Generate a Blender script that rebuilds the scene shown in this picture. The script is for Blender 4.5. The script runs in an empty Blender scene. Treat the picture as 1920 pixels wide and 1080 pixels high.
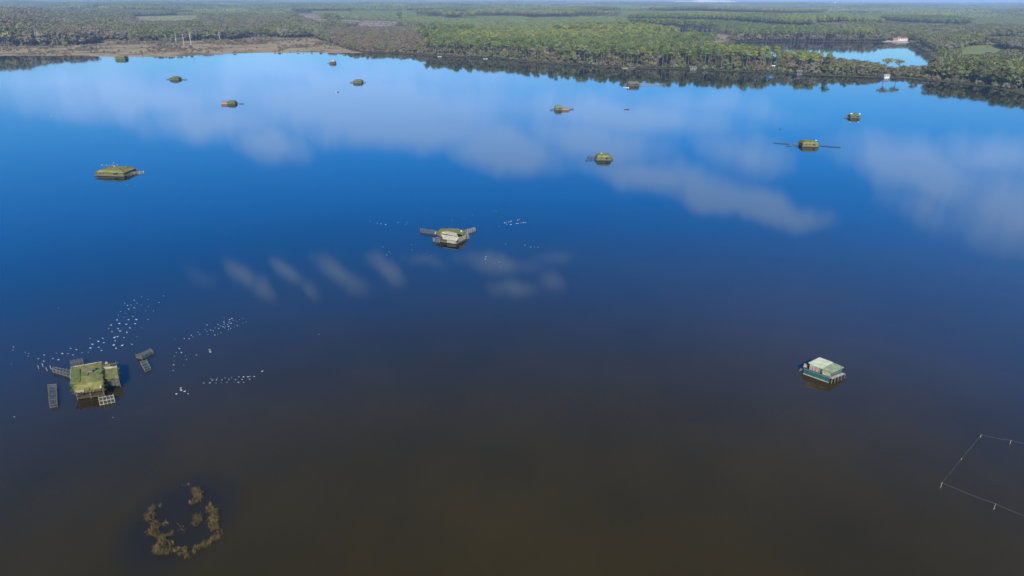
import bpy, math, random
import numpy as np
from mathutils import Matrix, Vector, Euler
random.seed(7); RNG = np.random.default_rng(11)
R = math.radians
S = bpy.context.scene
COL = S.collection

# ------------------------------------------------------------------ camera
CAM_H, PITCH, ROLL, FPX = 65.0, R(23.02), R(0.27), 1280.0
cd = bpy.data.cameras.new("camera"); cam = bpy.data.objects.new("camera", cd); COL.objects.link(cam)
cd.sensor_width = 36.0; cd.lens = 36.0 * FPX / 1920.0; cd.clip_start = 1.0; cd.clip_end = 40000.0
cam.matrix_world = Matrix.Translation((0, 0, CAM_H)) @ Euler((math.pi/2 - PITCH, 0, 0)).to_matrix().to_4x4() @ Matrix.Rotation(ROLL, 4, 'Z')
S.camera = cam
CM = cam.matrix_world.to_3x3()
def ray(x, y):
    return (CM @ Vector(((x - 960.0), -(y - 540.0), -FPX))).normalized()
def P(x, y, z=0.0):
    """the point of the horizontal plane at height z seen at photo pixel x, y"""
    d = ray(x, y); t = (z - CAM_H) / d.z
    return Vector((d.x * t, d.y * t, z))

# ------------------------------------------------------------------ sun, sky, exposure
SUN_EL, SUN_AZ = R(34), R(183)          # the sun stands behind the camera
S.render.engine = 'CYCLES'
S.view_settings.view_transform = 'Standard'; S.view_settings.look = 'None'
S.view_settings.exposure = 0.3; S.view_settings.gamma = 1.0
S.cycles.max_bounces = 4; S.cycles.diffuse_bounces = 2; S.cycles.glossy_bounces = 2
S.cycles.volume_bounces = 0; S.cycles.use_denoising = True
sl = bpy.data.lights.new("sun", 'SUN'); sl.energy = 5.0; sl.angle = R(0.53); sl.color = (1.0, 0.93, 0.80)
so = bpy.data.objects.new("sun", sl); COL.objects.link(so)
sd = Vector((math.sin(SUN_AZ) * math.cos(SUN_EL), math.cos(SUN_AZ) * math.cos(SUN_EL), math.sin(SUN_EL)))
so.rotation_euler = sd.to_track_quat('Z', 'Y').to_euler(); so.location = (0, 0, 300)

W = bpy.data.worlds.new("World"); S.world = W; W.use_nodes = True
wt = W.node_tree; wn = wt.nodes; wl = wt.links
for n in list(wn): wn.remove(n)
def node(nodes, kind, **kw):
    n = nodes.new(kind)
    for k, v in kw.items(): setattr(n, k, v)
    return n
wout = node(wn, 'ShaderNodeOutputWorld'); bg = node(wn, 'ShaderNodeBackground'); bg.inputs[1].default_value = 0.15
wl.new(bg.outputs[0], wout.inputs[0])
sky = node(wn, 'ShaderNodeTexSky', sky_type='NISHITA', sun_disc=False, sun_elevation=SUN_EL, sun_rotation=SUN_AZ,
           altitude=60.0, air_density=1.0, dust_density=0.6, ozone_density=3.0)
SKY_SAT = 1.45
hs = node(wn, 'ShaderNodeHueSaturation'); hs.inputs['Saturation'].default_value = SKY_SAT; hs.inputs['Value'].default_value = 1.0
tint = node(wn, 'ShaderNodeMix', data_type='RGBA', blend_type='MULTIPLY'); tint.inputs[0].default_value = 1.0
wl.new(sky.outputs[0], hs.inputs['Color']); wl.new(hs.outputs[0], tint.inputs['A'])
tc = node(wn, 'ShaderNodeTexCoord'); sep = node(wn, 'ShaderNodeSeparateXYZ'); wl.new(tc.outputs['Generated'], sep.inputs[0])
def wmath(op, a, b=None, c=None, clamp=False):
    n = node(wn, 'ShaderNodeMath', operation=op, use_clamp=clamp)
    for i, v in enumerate((a, b, c)):
        if v is None: continue
        if isinstance(v, (int, float)): n.inputs[i].default_value = v
        else: wl.new(v, n.inputs[i])
    return n.outputs[0]
ramp = node(wn, 'ShaderNodeValToRGB'); SKY_RAMP = [(0.0, (0.62, 0.80, 1.05)), (0.03, (0.50, 0.74, 1.02)), (0.10, (0.34, 0.66, 1.02)), (0.26, (0.16, 1.15, 1.73)), (0.40, (0.26, 1.35, 1.85)), (0.56, (0.32, 0.76, 0.90)), (0.72, (0.38, 0.48, 0.52))]
while len(ramp.color_ramp.elements) < len(SKY_RAMP): ramp.color_ramp.elements.new(0.5)
for e, (ps, cc) in zip(ramp.color_ramp.elements, SKY_RAMP): e.position = ps; e.color = (*[q / 2 for q in cc], 1)
wl.new(sep.outputs[2], ramp.inputs[0])
dbl = node(wn, 'ShaderNodeVectorMath', operation='SCALE'); dbl.inputs['Scale'].default_value = 2.0; wl.new(ramp.outputs[0], dbl.inputs[0]); wl.new(dbl.outputs[0], tint.inputs['B'])
yy = wmath('MAXIMUM', sep.outputs[1], 0.02)
cu = wmath('DIVIDE', sep.outputs[0], yy); cv = wmath('DIVIDE', sep.outputs[2], yy)
comb = node(wn, 'ShaderNodeCombineXYZ'); wl.new(cu, comb.inputs[0]); wl.new(cv, comb.inputs[1])
def noise(vec, scale, sx=1.0, sy=1.0, detail=4.0, rough=0.55):
    m = node(wn, 'ShaderNodeMapping'); m.inputs['Scale'].default_value = (sx, sy, 1); wl.new(vec, m.inputs['Vector'])
    t = node(wn, 'ShaderNodeTexNoise'); t.inputs['Scale'].default_value = scale; t.inputs['Detail'].default_value = detail
    t.inputs['Roughness'].default_value = rough; wl.new(m.outputs[0], t.inputs['Vector']); return t
warp = noise(comb.outputs[0], 5.0, 1.6, 1.0, 3.0)
sub = node(wn, 'ShaderNodeVectorMath', operation='MULTIPLY_ADD'); sub.inputs[1].default_value = (0.10, 0.07, 0); 
wl.new(warp.outputs['Color'], sub.inputs[0]); wl.new(comb.outputs[0], sub.inputs[2])
sub2 = node(wn, 'ShaderNodeVectorMath', operation='ADD'); sub2.inputs[1].default_value = (-0.05, -0.035, 0); wl.new(sub.outputs[0], sub2.inputs[0])
cvec = sub2.outputs[0]
def uv(x, y):
    d = ray(x, y); return d.x / d.y, -d.z / d.y
# soft cloud banks: centre, half axes and tilt as seen mirrored in the lake, strength
CLOUDS = [(300, 185, 380, 70, 0, 0.75), (700, 200, 450, 75, 0, 0.95), (400, 235, 170, 55, 0, 0.8), (500, 268, 90, 45, 0, 0.7), (760, 235, 300, 60, 0, 0.95), (150, 160, 300, 45, 0, 0.5),
          (620, 150, 800, 50, 0, 0.55), (1150, 215, 330, 50, 5, 0.8), (950, 275, 160, 65, 10, 1.0), (1110, 260, 200, 60, 12, 0.8), (1210, 330, 190, 42, 14, 0.85),
          (1400, 378, 220, 42, 12, 1.05), (1330, 350, 240, 45, 14, 0.7), (1400, 285, 140, 50, 10, 0.6), (1730, 320, 230, 75, 18, 0.95), (1860, 300, 200, 60, 5, 0.75),
          (1900, 400, 200, 100, 25, 0.72), (1740, 390, 150, 60, 20, 0.5), (1300, 200, 320, 40, 5, 0.45),
          (455, 522, 60, 24, 30, 0.85), (492, 550, 44, 24, 50, 0.7), (545, 517, 55, 24, 35, 0.9), (590, 550, 40, 20, 50, 0.6), (640, 517, 64, 28, 48, 0.7), (725, 510, 60, 28, 42, 0.72),
          (790, 490, 60, 20, 10, 0.4), (930, 492, 100, 24, 5, 0.72), (1030, 485, 60, 20, 0, 0.4), (955, 538, 66, 22, 12, 0.7), (1030, 528, 44, 26, 35, 0.5), (375, 520, 45, 22, 40, 0.35)]
tot = None
for (x, y, a, b, ang, st) in CLOUDS:
    u0, v0 = uv(x, y); ux, vx = uv(x + 20, y); uy, vy = uv(x, y + 20)
    ku = (ux - u0) / 20; kv = (vy - v0) / 20
    m = node(wn, 'ShaderNodeMapping', vector_type='TEXTURE')
    m.inputs['Location'].default_value = (u0, v0, 0); m.inputs['Rotation'].default_value = (0, 0, math.atan2(math.sin(R(ang)) * kv, math.cos(R(ang)) * ku))
    m.inputs['Scale'].default_value = (a * ku, b * kv, 1)
    wl.new(cvec, m.inputs['Vector'])
    g = node(wn, 'ShaderNodeTexGradient', gradient_type='SPHERICAL'); wl.new(m.outputs[0], g.inputs[0])
    s = wmath('MULTIPLY', g.outputs[1], st * 1.9)
    tot = s if tot is None else wmath('MAXIMUM', tot, s)
n1 = noise(cvec, 5.5, 4.2, 0.9, 5.0, 0.6); n2 = noise(cvec, 3.0, 1.0, 1.0, 3.0)
val = wmath('ADD', tot, wmath('MULTIPLY_ADD', n1.outputs[0], 1.15, wmath('MULTIPLY_ADD', n2.outputs[0], 0.8, -1.16)))
dens = wmath('MULTIPLY', wmath('MULTIPLY', wmath('ADD', val, 0.10), 0.95, clamp=True), wmath('MULTIPLY', tot, 3.0, clamp=True))
front = wmath('GREATER_THAN', sep.outputs[1], 0.05)
dens = wmath('MULTIPLY', dens, front, clamp=True)
CLOUD_COL = (3.9, 6.1, 10.2); CLOUD_MAX = 0.68
cm = node(wn, 'ShaderNodeMix', data_type='RGBA'); wl.new(wmath('MULTIPLY', dens, CLOUD_MAX), cm.inputs[0])
wl.new(tint.outputs['Result'], cm.inputs['A']); cm.inputs['B'].default_value = (*CLOUD_COL, 1)
wl.new(cm.outputs['Result'], bg.inputs[0])

# ------------------------------------------------------------------ materials
def mat(name, col, rough=0.8, col2=None, scale=1.0, detail=3.0, spec=0.3, rand=0.0, lo=0.4, hi=0.6, stretch=(1, 1, 1), gen='Object', metallic=0.0, col3=None):
    m = bpy.data.materials.new(name); m.use_nodes = True
    nt = m.node_tree; b = nt.nodes['Principled BSDF']
    b.inputs['Roughness'].default_value = rough; b.inputs['Specular IOR Level'].default_value = spec; b.inputs['Metallic'].default_value = metallic
    out = None
    if col2:
        t = nt.nodes.new('ShaderNodeTexNoise'); t.inputs['Scale'].default_value = scale; t.inputs['Detail'].default_value = detail
        c = nt.nodes.new('ShaderNodeTexCoord'); mp = nt.nodes.new('ShaderNodeMapping'); mp.inputs['Scale'].default_value = stretch
        nt.links.new(c.outputs['Object'], mp.inputs[0]); nt.links.new(mp.outputs[0], t.inputs['Vector'])
        r = nt.nodes.new('ShaderNodeValToRGB'); r.color_ramp.elements[0].position = lo; r.color_ramp.elements[1].position = hi
        r.color_ramp.elements[0].color = (*col, 1); r.color_ramp.elements[1].color = (*col2, 1)
        if col3:
            e = r.color_ramp.elements.new(min(0.98, hi + 0.1)); e.color = (*col3, 1)
        nt.links.new(t.outputs[0], r.inputs[0]); out = r.outputs[0]
    if rand:
        oi = nt.nodes.new('ShaderNodeObjectInfo')
        h = nt.nodes.new('ShaderNodeHueSaturation')
        mv = nt.nodes.new('ShaderNodeMapRange'); mv.inputs[3].default_value = 1 - rand; mv.inputs[4].default_value = 1 + rand
        nt.links.new(oi.outputs['Random'], mv.inputs[0]); nt.links.new(mv.outputs[0], h.inputs['Value'])
        mul = nt.nodes.new('ShaderNodeMath'); mul.operation = 'MULTIPLY'; mul.inputs[1].default_value = 7.31
        fr = nt.nodes.new('ShaderNodeMath'); fr.operation = 'FRACT'
        mh = nt.nodes.new('ShaderNodeMapRange'); mh.inputs[3].default_value = 0.5 - rand * 0.09; mh.inputs[4].default_value = 0.5 + rand * 0.06
        nt.links.new(oi.outputs['Random'], mul.inputs[0]); nt.links.new(mul.outputs[0], fr.inputs[0]); nt.links.new(fr.outputs[0], mh.inputs[0])
        nt.links.new(mh.outputs[0], h.inputs['Hue'])
        if out: nt.links.new(out, h.inputs['Color'])
        else: h.inputs['Color'].default_value = (*col, 1)
        out = h.outputs[0]
    if out: nt.links.new(out, b.inputs['Base Color'])
    else: b.inputs['Base Color'].default_value = (*col, 1)
    return m
M = {}
M['pine'] = mat('pine_needles', (0.125, 0.150, 0.034), 0.9, (0.215, 0.222, 0.054), 0.35, rand=0.32, spec=0.1)
M['pinedark'] = mat('dark_pine_needles', (0.080, 0.115, 0.032), 0.9, (0.150, 0.172, 0.048), 0.35, rand=0.3, spec=0.1)
M['youngpine'] = mat('young_pine_needles', (0.155, 0.190, 0.048), 0.9, (0.195, 0.222, 0.060), 0.3, rand=0.2, spec=0.1)
M['pinetrunk'] = mat('pine_bark', (0.20, 0.15, 0.12), 0.9, (0.10, 0.075, 0.06), 1.5, rand=0.3)
M['oak'] = mat('oak_leaves', (0.092, 0.108, 0.032), 0.9, (0.175, 0.172, 0.058), 0.4, rand=0.38, spec=0.1)
M['grey'] = mat('grey_willow_leaves', (0.135, 0.118, 0.070), 0.9, (0.200, 0.170, 0.100), 0.5, rand=0.3, spec=0.1)
M['rust'] = mat('autumn_leaves', (0.205, 0.130, 0.080), 0.9, (0.170, 0.145, 0.080), 0.4, rand=0.25, spec=0.1)
M['yellow'] = mat('yellow_leaves', (0.230, 0.200, 0.035), 0.9, (0.160, 0.160, 0.040), 0.6, rand=0.1, spec=0.1)
M['oaktrunk'] = mat('grey_bark', (0.16, 0.14, 0.12), 0.9, (0.09, 0.08, 0.07), 2.0)
M['deadwood'] = mat('bleached_wood', (0.46, 0.41, 0.34), 0.8, (0.30, 0.26, 0.21), 1.5)
M['moss'] = mat('mossy_roofing', (0.115, 0.130, 0.028), 0.9, (0.225, 0.185, 0.060), 0.9, 7, lo=0.38, hi=0.62)
M['mossdark'] = mat('dark_moss', (0.085, 0.105, 0.022), 0.95, (0.125, 0.14, 0.03), 2.5)
M['mossgreen'] = mat('green_camouflage_cloth', (0.075, 0.105, 0.040), 0.9, (0.15, 0.15, 0.055), 1.3, 7)
M['darkwood'] = mat('dark_boards', (0.045, 0.036, 0.022), 0.85, (0.075, 0.058, 0.034), 3, stretch=(1, 1, 6))
M['wood'] = mat('weathered_wood', (0.18, 0.155, 0.12), 0.9, (0.085, 0.075, 0.06), 4, stretch=(1, 1, 1))
M['palewood'] = mat('bleached_planks', (0.44, 0.39, 0.26), 0.85, (0.26, 0.22, 0.15), 2.2, 7)
M['pinkwood'] = mat('reddish_planks', (0.34, 0.22, 0.17), 0.8, (0.24, 0.16, 0.12), 3, stretch=(1, 1, 5))
M['net'] = mat('grey_netting', (0.13, 0.145, 0.13), 0.7)
M['netgreen'] = mat('green_netting', (0.12, 0.16, 0.11), 0.8)
M['white'] = mat('white_paint', (0.78, 0.78, 0.74), 0.6, (0.62, 0.62, 0.58), 2)
M['whiteroof'] = mat('pale_green_sheet', (0.54, 0.54, 0.35), 0.65, (0.42, 0.43, 0.27), 1.4, 6)
M['greenroof'] = mat('faded_green_sheet', (0.17, 0.20, 0.11), 0.7, (0.27, 0.29, 0.17), 1.6, 7)
M['teal'] = mat('teal_tarpaulin', (0.014, 0.085, 0.080), 0.6, (0.020, 0.062, 0.064), 1.2)
M['tealwall'] = mat('blue_green_boards', (0.075, 0.115, 0.10), 0.7, (0.05, 0.08, 0.075), 2)
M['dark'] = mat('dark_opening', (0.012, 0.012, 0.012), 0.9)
M['duck'] = mat('white_feathers', (0.50, 0.50, 0.48), 0.7)
M['duckgrey'] = mat('pale_grey_feathers', (0.25, 0.28, 0.29), 0.7)
M['weeddark'] = mat('dark_feathers', (0.06, 0.055, 0.05), 0.7)
M['reed'] = mat('dry_reeds', (0.160, 0.100, 0.034), 0.9, (0.075, 0.064, 0.021), 1.3, 4, rand=0.15, spec=0.1)
M['tile'] = mat('red_roof_tiles', (0.26, 0.15, 0.12), 0.8, (0.26, 0.12, 0.09), 1.5)
M['concrete'] = mat('pale_concrete', (0.72, 0.72, 0.70), 0.7)
M['rope'] = mat('pale_rope', (0.17, 0.165, 0.135), 0.8)
M['g_marsh'] = mat('marsh_grass', (0.130, 0.092, 0.048), 0.95, (0.350, 0.250, 0.135), 0.022, 12, lo=0.36, hi=0.56, stretch=(1, 1.6, 1), spec=0.05, col3=(0.17, 0.17, 0.07))
M['g_floor'] = mat('forest_floor', (0.055, 0.060, 0.025), 0.95, (0.095, 0.085, 0.040), 0.02, 6, spec=0.05)
M['g_far'] = mat('distant_forest_floor', (0.050, 0.075, 0.025), 0.95, (0.070, 0.095, 0.035), 0.004, 6, spec=0.05)
M['g_green'] = mat('meadow_grass', (0.180, 0.220, 0.050), 0.95, (0.175, 0.190, 0.070), 0.015, 5, spec=0.05)
M['g_ochre'] = mat('ochre_grass', (0.270, 0.225, 0.075), 0.95, (0.210, 0.195, 0.065), 0.02, 5, spec=0.05)
M['g_tan'] = mat('tan_heath', (0.300, 0.215, 0.140), 0.95, (0.215, 0.150, 0.100), 0.015, 6, spec=0.05)
M['g_sand'] = mat('pale_sand', (0.48, 0.41, 0.31), 0.95, (0.38, 0.33, 0.24), 0.05, 4, spec=0.05)
M['g_bed'] = mat('lake_bed', (0.05, 0.04, 0.02), 0.9)

# ------------------------------------------------------------------ mesh helpers
class MB:
    def __init__(s): s.v = []; s.f = []
    def add(s, vs, fs):
        k = len(s.v); s.v += [Vector(v) for v in vs]; s.f += [tuple(i + k for i in f) for f in fs]; return s
    def box(s, c, size, rz=0.0):
        c = Vector(c); hx, hy, hz = [q / 2 for q in size]; cs, sn = math.cos(rz), math.sin(rz)
        vs = [c + Vector((x * cs - y * sn, x * sn + y * cs, z)) for z in (-hz, hz) for x, y in ((-hx, -hy), (hx, -hy), (hx, hy), (-hx, hy))]
        return s.add(vs, [(3, 2, 1, 0), (4, 5, 6, 7), (0, 1, 5, 4), (1, 2, 6, 5), (2, 3, 7, 6), (3, 0, 4, 7)])
    def tube(s, p, q, r0, r1=None, n=5):
        p = Vector(p); q = Vector(q); r1 = r0 if r1 is None else r1
        d = (q - p).normalized(); a = d.cross(Vector((0, 0, 1)) if abs(d.z) < 0.9 else Vector((1, 0, 0))).normalized(); b = d.cross(a)
        vs = []
        for (c, r) in ((p, r0), (q, r1)):
            for i in range(n):
                t = 2 * math.pi * i / n; vs.append(c + a * math.cos(t) * r + b * math.sin(t) * r)
        fs = [(i, (i + 1) % n, n + (i + 1) % n, n + i) for i in range(n)] + [tuple(range(n - 1, -1, -1)), tuple(range(n, 2 * n))]
        return s.add(vs, fs)
    def slab(s, top, th):
        """a polygon (its corners may slope) given a thickness downwards"""
        n = len(top); top = [Vector(p) for p in top]; bot = [p - Vector((0, 0, th)) for p in top]
        return s.add(top + bot, [tuple(range(n)), tuple(range(2 * n - 1, n - 1, -1))] + [(i, n + i, n + (i + 1) % n, (i + 1) % n) for i in range(n)])
    def wall(s, p, q, z0, z1a, z1b=None, th=0.08):
        """an upright panel from p to q, sunk z0, top z1a at p and z1b at q"""
        z1b = z1a if z1b is None else z1b
        p = Vector((p[0], p[1], 0)); q = Vector((q[0], q[1], 0)); nrm = (q - p).cross(Vector((0, 0, 1))).normalized() * th / 2
        Z = lambda a, z: Vector((a.x, a.y, z))
        vs = [Z(p - nrm, z0), Z(q - nrm, z0), Z(q - nrm, z1b), Z(p - nrm, z1a), Z(p + nrm, z0), Z(q + nrm, z0), Z(q + nrm, z1b), Z(p + nrm, z1a)]
        return s.add(vs, [(0, 1, 2, 3), (7, 6, 5, 4), (0, 4, 5, 1), (1, 5, 6, 2), (2, 6, 7, 3), (3, 7, 4, 0)])
    def build(s, name, m, parent=None, label=None):
        org = Vector(parent['_o']) if parent is not None and '_o' in parent else Vector((0, 0, 0))
        me = bpy.data.meshes.new(name); me.from_pydata([v - org for v in s.v], [], s.f); me.materials.append(m); me.update()
        o = bpy.data.objects.new(name, me); COL.objects.link(o)
        if parent is not None:
            o.parent = parent
        if label: o['label'] = label
        return o
def tag(o, label, cat, group=None, kind=None):
    if label: o['label'] = label
    if cat: o['category'] = cat
    if group: o['group'] = group
    if kind: o['kind'] = kind
    return o
ROOTS = []
def thing(name, loc, label, cat, group=None):
    o = bpy.data.objects.new(name, None); o.empty_display_size = 0.5; COL.objects.link(o); o.location = loc
    o['_o'] = tuple(loc); ROOTS.append(o)
    return tag(o, label, cat, group)
def npmesh(name, V, F, mats, mi=None):
    me = bpy.data.meshes.new(name); V = np.asarray(V, np.float32); F = np.asarray(F, np.int32)
    me.vertices.add(len(V)); me.vertices.foreach_set('co', V.ravel())
    k = F.shape[1]; me.loops.add(F.size); me.loops.foreach_set('vertex_index', F.ravel())
    me.polygons.add(len(F)); me.polygons.foreach_set('loop_start', np.arange(len(F), dtype=np.int32) * k)
    me.polygons.foreach_set('loop_total', np.full(len(F), k, np.int32))
    for m in mats: me.materials.append(m)
    if mi is not None: me.polygons.foreach_set('material_index', np.asarray(mi, np.int32))
    me.update(calc_edges=True); me.validate(); return me

# ------------------------------------------------------------------ the lie of the land
def W2(pts): return np.array([[P(x, y).x, P(x, y).y] for x, y in pts])
LAKE = np.vstack([W2([(-160, 103), (0, 104), (150, 104), (215, 107), (330, 106), (400, 101.5), (470, 99), (560, 98.5), (640, 98.5), (700, 99.5), (770, 101),
    (800, 104), (826, 106), (880, 108), (925, 110), (975, 115), (1040, 119), (1110, 124), (1160, 126.5), (1200, 128), (1260, 129), (1300, 131), (1380, 134),
    (1444, 136), (1450, 133.5), (1456, 137), (1500, 140), (1560, 142), (1610, 143.5), (1660, 146), (1700, 146), (1730, 149), (1770, 154), (1830, 160), (1880, 168),
    (1920, 178), (1990, 196)]), np.array([[620, 330], [500, 120], [430, -120], [200, -420], [-500, -480], [-1000, 0], [-1250, 500]])])
BAY = W2([(1372, 82), (1400, 78), (1480, 77.5), (1560, 78.2), (1640, 79), (1700, 79.5), (1712, 86), (1728, 94), (1742, 100), (1738, 106), (1752, 113), (1738, 120), (1752, 129), (1735, 132.5),
    (1690, 132), (1650, 132), (1600, 128), (1540, 123), (1500, 121), (1450, 119), (1400, 114), (1350, 109), (1325, 101), (1345, 93), (1360, 84)])
def inpoly(X, Y, poly):
    r = np.zeros(X.shape, bool); n = len(poly); j = n - 1
    for i in range(n):
        xi, yi = poly[i]; xj, yj = poly[j]
        if yi != yj:
            c = ((yi > Y) != (yj > Y)) & (X < (xj - xi) * (Y - yi) / (yj - yi) + xi); r ^= c
        j = i
    return r
def pdist(X, Y, poly):
    d = np.full(X.shape, 1e9); n = len(poly)
    for i in range(n):
        a = poly[i]; b = poly[(i + 1) % n]; ab = b - a; L = (ab ** 2).sum()
        t = np.clip(((X - a[0]) * ab[0] + (Y - a[1]) * ab[1]) / L, 0, 1)
        d = np.minimum(d, np.hypot(X - a[0] - t * ab[0], Y - a[1] - t * ab[1]))
    return d
def hsh(i, j, s): 
    v = np.sin(i * 127.1 + j * 311.7 + s * 74.7) * 43758.5453; return v - np.floor(v)
def vnoise(X, Y, sc, s=0):
    x = X / sc; y = Y / sc; i = np.floor(x); j = np.floor(y); u = x - i; v = y - j; u = u * u * (3 - 2 * u); v = v * v * (3 - 2 * v)
    return (hsh(i, j, s) * (1 - u) + hsh(i + 1, j, s) * u) * (1 - v) + (hsh(i, j + 1, s) * (1 - u) + hsh(i + 1, j + 1, s) * u) * v
def wet(X, Y):
    """signed distance to open water, negative on the water; the shoreline wanders a little"""
    a = pdist(X, Y, LAKE); a = np.where(inpoly(X, Y, LAKE), -a, a)
    b = pdist(X, Y, BAY); b = np.where(inpoly(X, Y, BAY), -b, b)
    return np.minimum(a, b) + (vnoise(X, Y, 16, 3) - 0.5) * 5 + (vnoise(X, Y, 5, 4) - 0.5) * 2
MOUND = P(575, 45)
def terrain(X, Y, sd=None):
    if sd is None: sd = wet(X, Y)
    D = np.hypot(X, Y)
    land = 0.35 + 0.02 * np.clip(sd - 10, 0, 100) + np.clip((D - 1250) / 900, 0, 1) * (15 * (vnoise(X, Y, 420, 5) - 0.35) + 3 * (vnoise(X, Y, 150, 6) - 0.5)) \
        + np.clip((D - 3000) / 3000, 0, 1) * 12 * (vnoise(X, Y, 1500, 8) - 0.3)
    land += 9 * np.exp(-(((X - MOUND.x) / 90) ** 2 + ((Y - MOUND.y) / 190) ** 2))
    land = np.maximum(land, 0.3)
    return np.where(sd > 0, np.minimum(land, 0.1 + sd * 0.12), np.maximum(-1.2, sd * 0.25))
# open areas: (outline in the photograph, ground material)
MARSH = W2([(-260, 125), (-260, 91), (60, 90), (150, 88), (178, 85), (190, 79), (250, 80), (330, 80), (440, 78), (470, 72), (540, 74), (590, 73), (615, 84), (650, 94), (690, 101), (690, 112), (300, 120)])
OPEN = [(W2([(240, 36), (262, 33), (330, 32), (368, 34), (378, 42), (372, 51), (330, 53), (262, 51)]), 'g_ochre'),
        (W2([(516, 30), (540, 27), (585, 28), (600, 36), (618, 46), (628, 54), (600, 58), (572, 50), (540, 38)]), 'g_tan'),
        (W2([(624, 41), (650, 38.5), (740, 42), (782, 48), (778, 56), (700, 60), (640, 57)]), 'g_tan'),
        (W2([(1180, 60), (1240, 62), (1290, 64), (1350, 66), (1378, 70), (1368, 78), (1345, 84), (1290, 82), (1240, 76), (1180, 69)]), 'g_tan'),
        (W2([(1796, 108), (1800, 97), (1812, 89), (1840, 86.5), (1862, 87), (1876, 92), (1884, 97), (1990, 99), (1990, 114), (1925, 116), (1880, 114), (1855, 113), (1825, 117), (1800, 116)]), 'g_green'),
        (W2([(1836, 85), (1842, 74), (1862, 70), (1910, 71), (1922, 77), (1895, 86), (1872, 87)]), 'g_tan'),
        (W2([(1652, 79.5), (1664, 76), (1710, 76.5), (1714, 80.5), (1700, 81)]), 'g_sand'),
        (W2([(410, 67), (430, 65), (470, 67), (475, 71), (440, 71)]), 'g_tan'),
        (W2([(940, 55.5), (1000, 54), (1070, 58), (1068, 59.5), (1000, 57), (940, 58.5)]), 'g_floor'),
        (W2([(700, 35.5), (820, 35), (960, 34.5), (960, 36), (820, 37), (700, 37.5)]), 'g_floor'),
        (W2([(940, 72), (990, 71), (992, 73), (940, 74.5)]), 'g_floor'),
        (W2([(1080, 25), (1270, 27.5), (1400, 27), (1400, 28), (1270, 29), (1080, 26.5)]), 'g_floor')]
az = np.concatenate([np.radians(np.arange(-180, -46, 4.0)), np.radians(np.linspace(-46, 46, 760)), np.radians(np.arange(50, 181, 4.0))])
rr = np.concatenate([[5.0], np.geomspace(60, 560, 30), np.geomspace(570, 2300, 430), np.geomspace(2380, 26000, 70)])
A, RR = np.meshgrid(az, rr); GX = RR * np.sin(A); GY = RR * np.cos(A)
SD = wet(GX, GY); GZ = terrain(GX, GY, SD)
nr, na = A.shape
idx = np.arange(nr * na).reshape(nr, na)
F = np.stack([idx[:-1, :-1], idx[:-1, 1:], idx[1:, 1:], idx[1:, :-1]], -1).reshape(-1, 4)[:, ::-1]
cx = (GX[:-1, :-1] + GX[1:, 1:]).ravel() / 2; cy = (GY[:-1, :-1] + GY[1:, 1:]).ravel() / 2
csd = ((SD[:-1, :-1] + SD[1:, 1:]) / 2).ravel()
gm = ['g_floor', 'g_marsh', 'g_far', 'g_green', 'g_ochre', 'g_tan', 'g_sand', 'g_bed']
mi = np.zeros(len(cx), int); mi[np.hypot(cx, cy) > 2600] = 2
mi[inpoly(cx, cy, MARSH)] = 1; mi[(csd < 2.5) & ~inpoly(cx, cy, MARSH)] = 0
for poly, g in OPEN: mi[inpoly(cx, cy, poly)] = gm.index(g)
mi[csd < -1] = 7
ground = bpy.data.objects.new('ground', npmesh('ground', np.stack([GX, GY, GZ], -1).reshape(-1, 3), F, [M[g] for g in gm], mi)); COL.objects.link(ground)
ground['kind'] = 'structure'
ground.data.shade_smooth()

# water: one sheet at height 0, the land rises through it
wm = bpy.data.materials.new('lake_water'); wm.use_nodes = True; nt = wm.node_tree; b = nt.nodes['Principled BSDF']
b.inputs['IOR'].default_value = 1.333; b.inputs['Roughness'].default_value = 0.045
tcn = nt.nodes.new('ShaderNodeTexCoord')
def wnoise(scale, detail, sx=1, sy=1):
    mp = nt.nodes.new('ShaderNodeMapping'); mp.inputs['Scale'].default_value = (sx, sy, 1); nt.links.new(tcn.outputs['Object'], mp.inputs[0])
    t = nt.nodes.new('ShaderNodeTexNoise'); t.inputs['Scale'].default_value = scale; t.inputs['Detail'].default_value = detail; nt.links.new(mp.outputs[0], t.inputs['Vector']); return t
def nmath(op, a, bb=None, cc=None):
    n = nt.nodes.new('ShaderNodeMath'); n.operation = op
    for i, v in enumerate((a, bb, cc)):
        if v is None: continue
        if isinstance(v, (int, float)): n.inputs[i].default_value = v
        else: nt.links.new(v, n.inputs[i])
    return n.outputs[0]
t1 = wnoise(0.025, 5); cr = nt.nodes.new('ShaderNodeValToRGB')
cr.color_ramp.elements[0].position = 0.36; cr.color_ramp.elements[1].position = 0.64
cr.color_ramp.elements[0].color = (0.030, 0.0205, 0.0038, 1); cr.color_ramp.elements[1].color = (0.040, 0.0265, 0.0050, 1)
nt.links.new(t1.outputs[0], cr.inputs[0])
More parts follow.
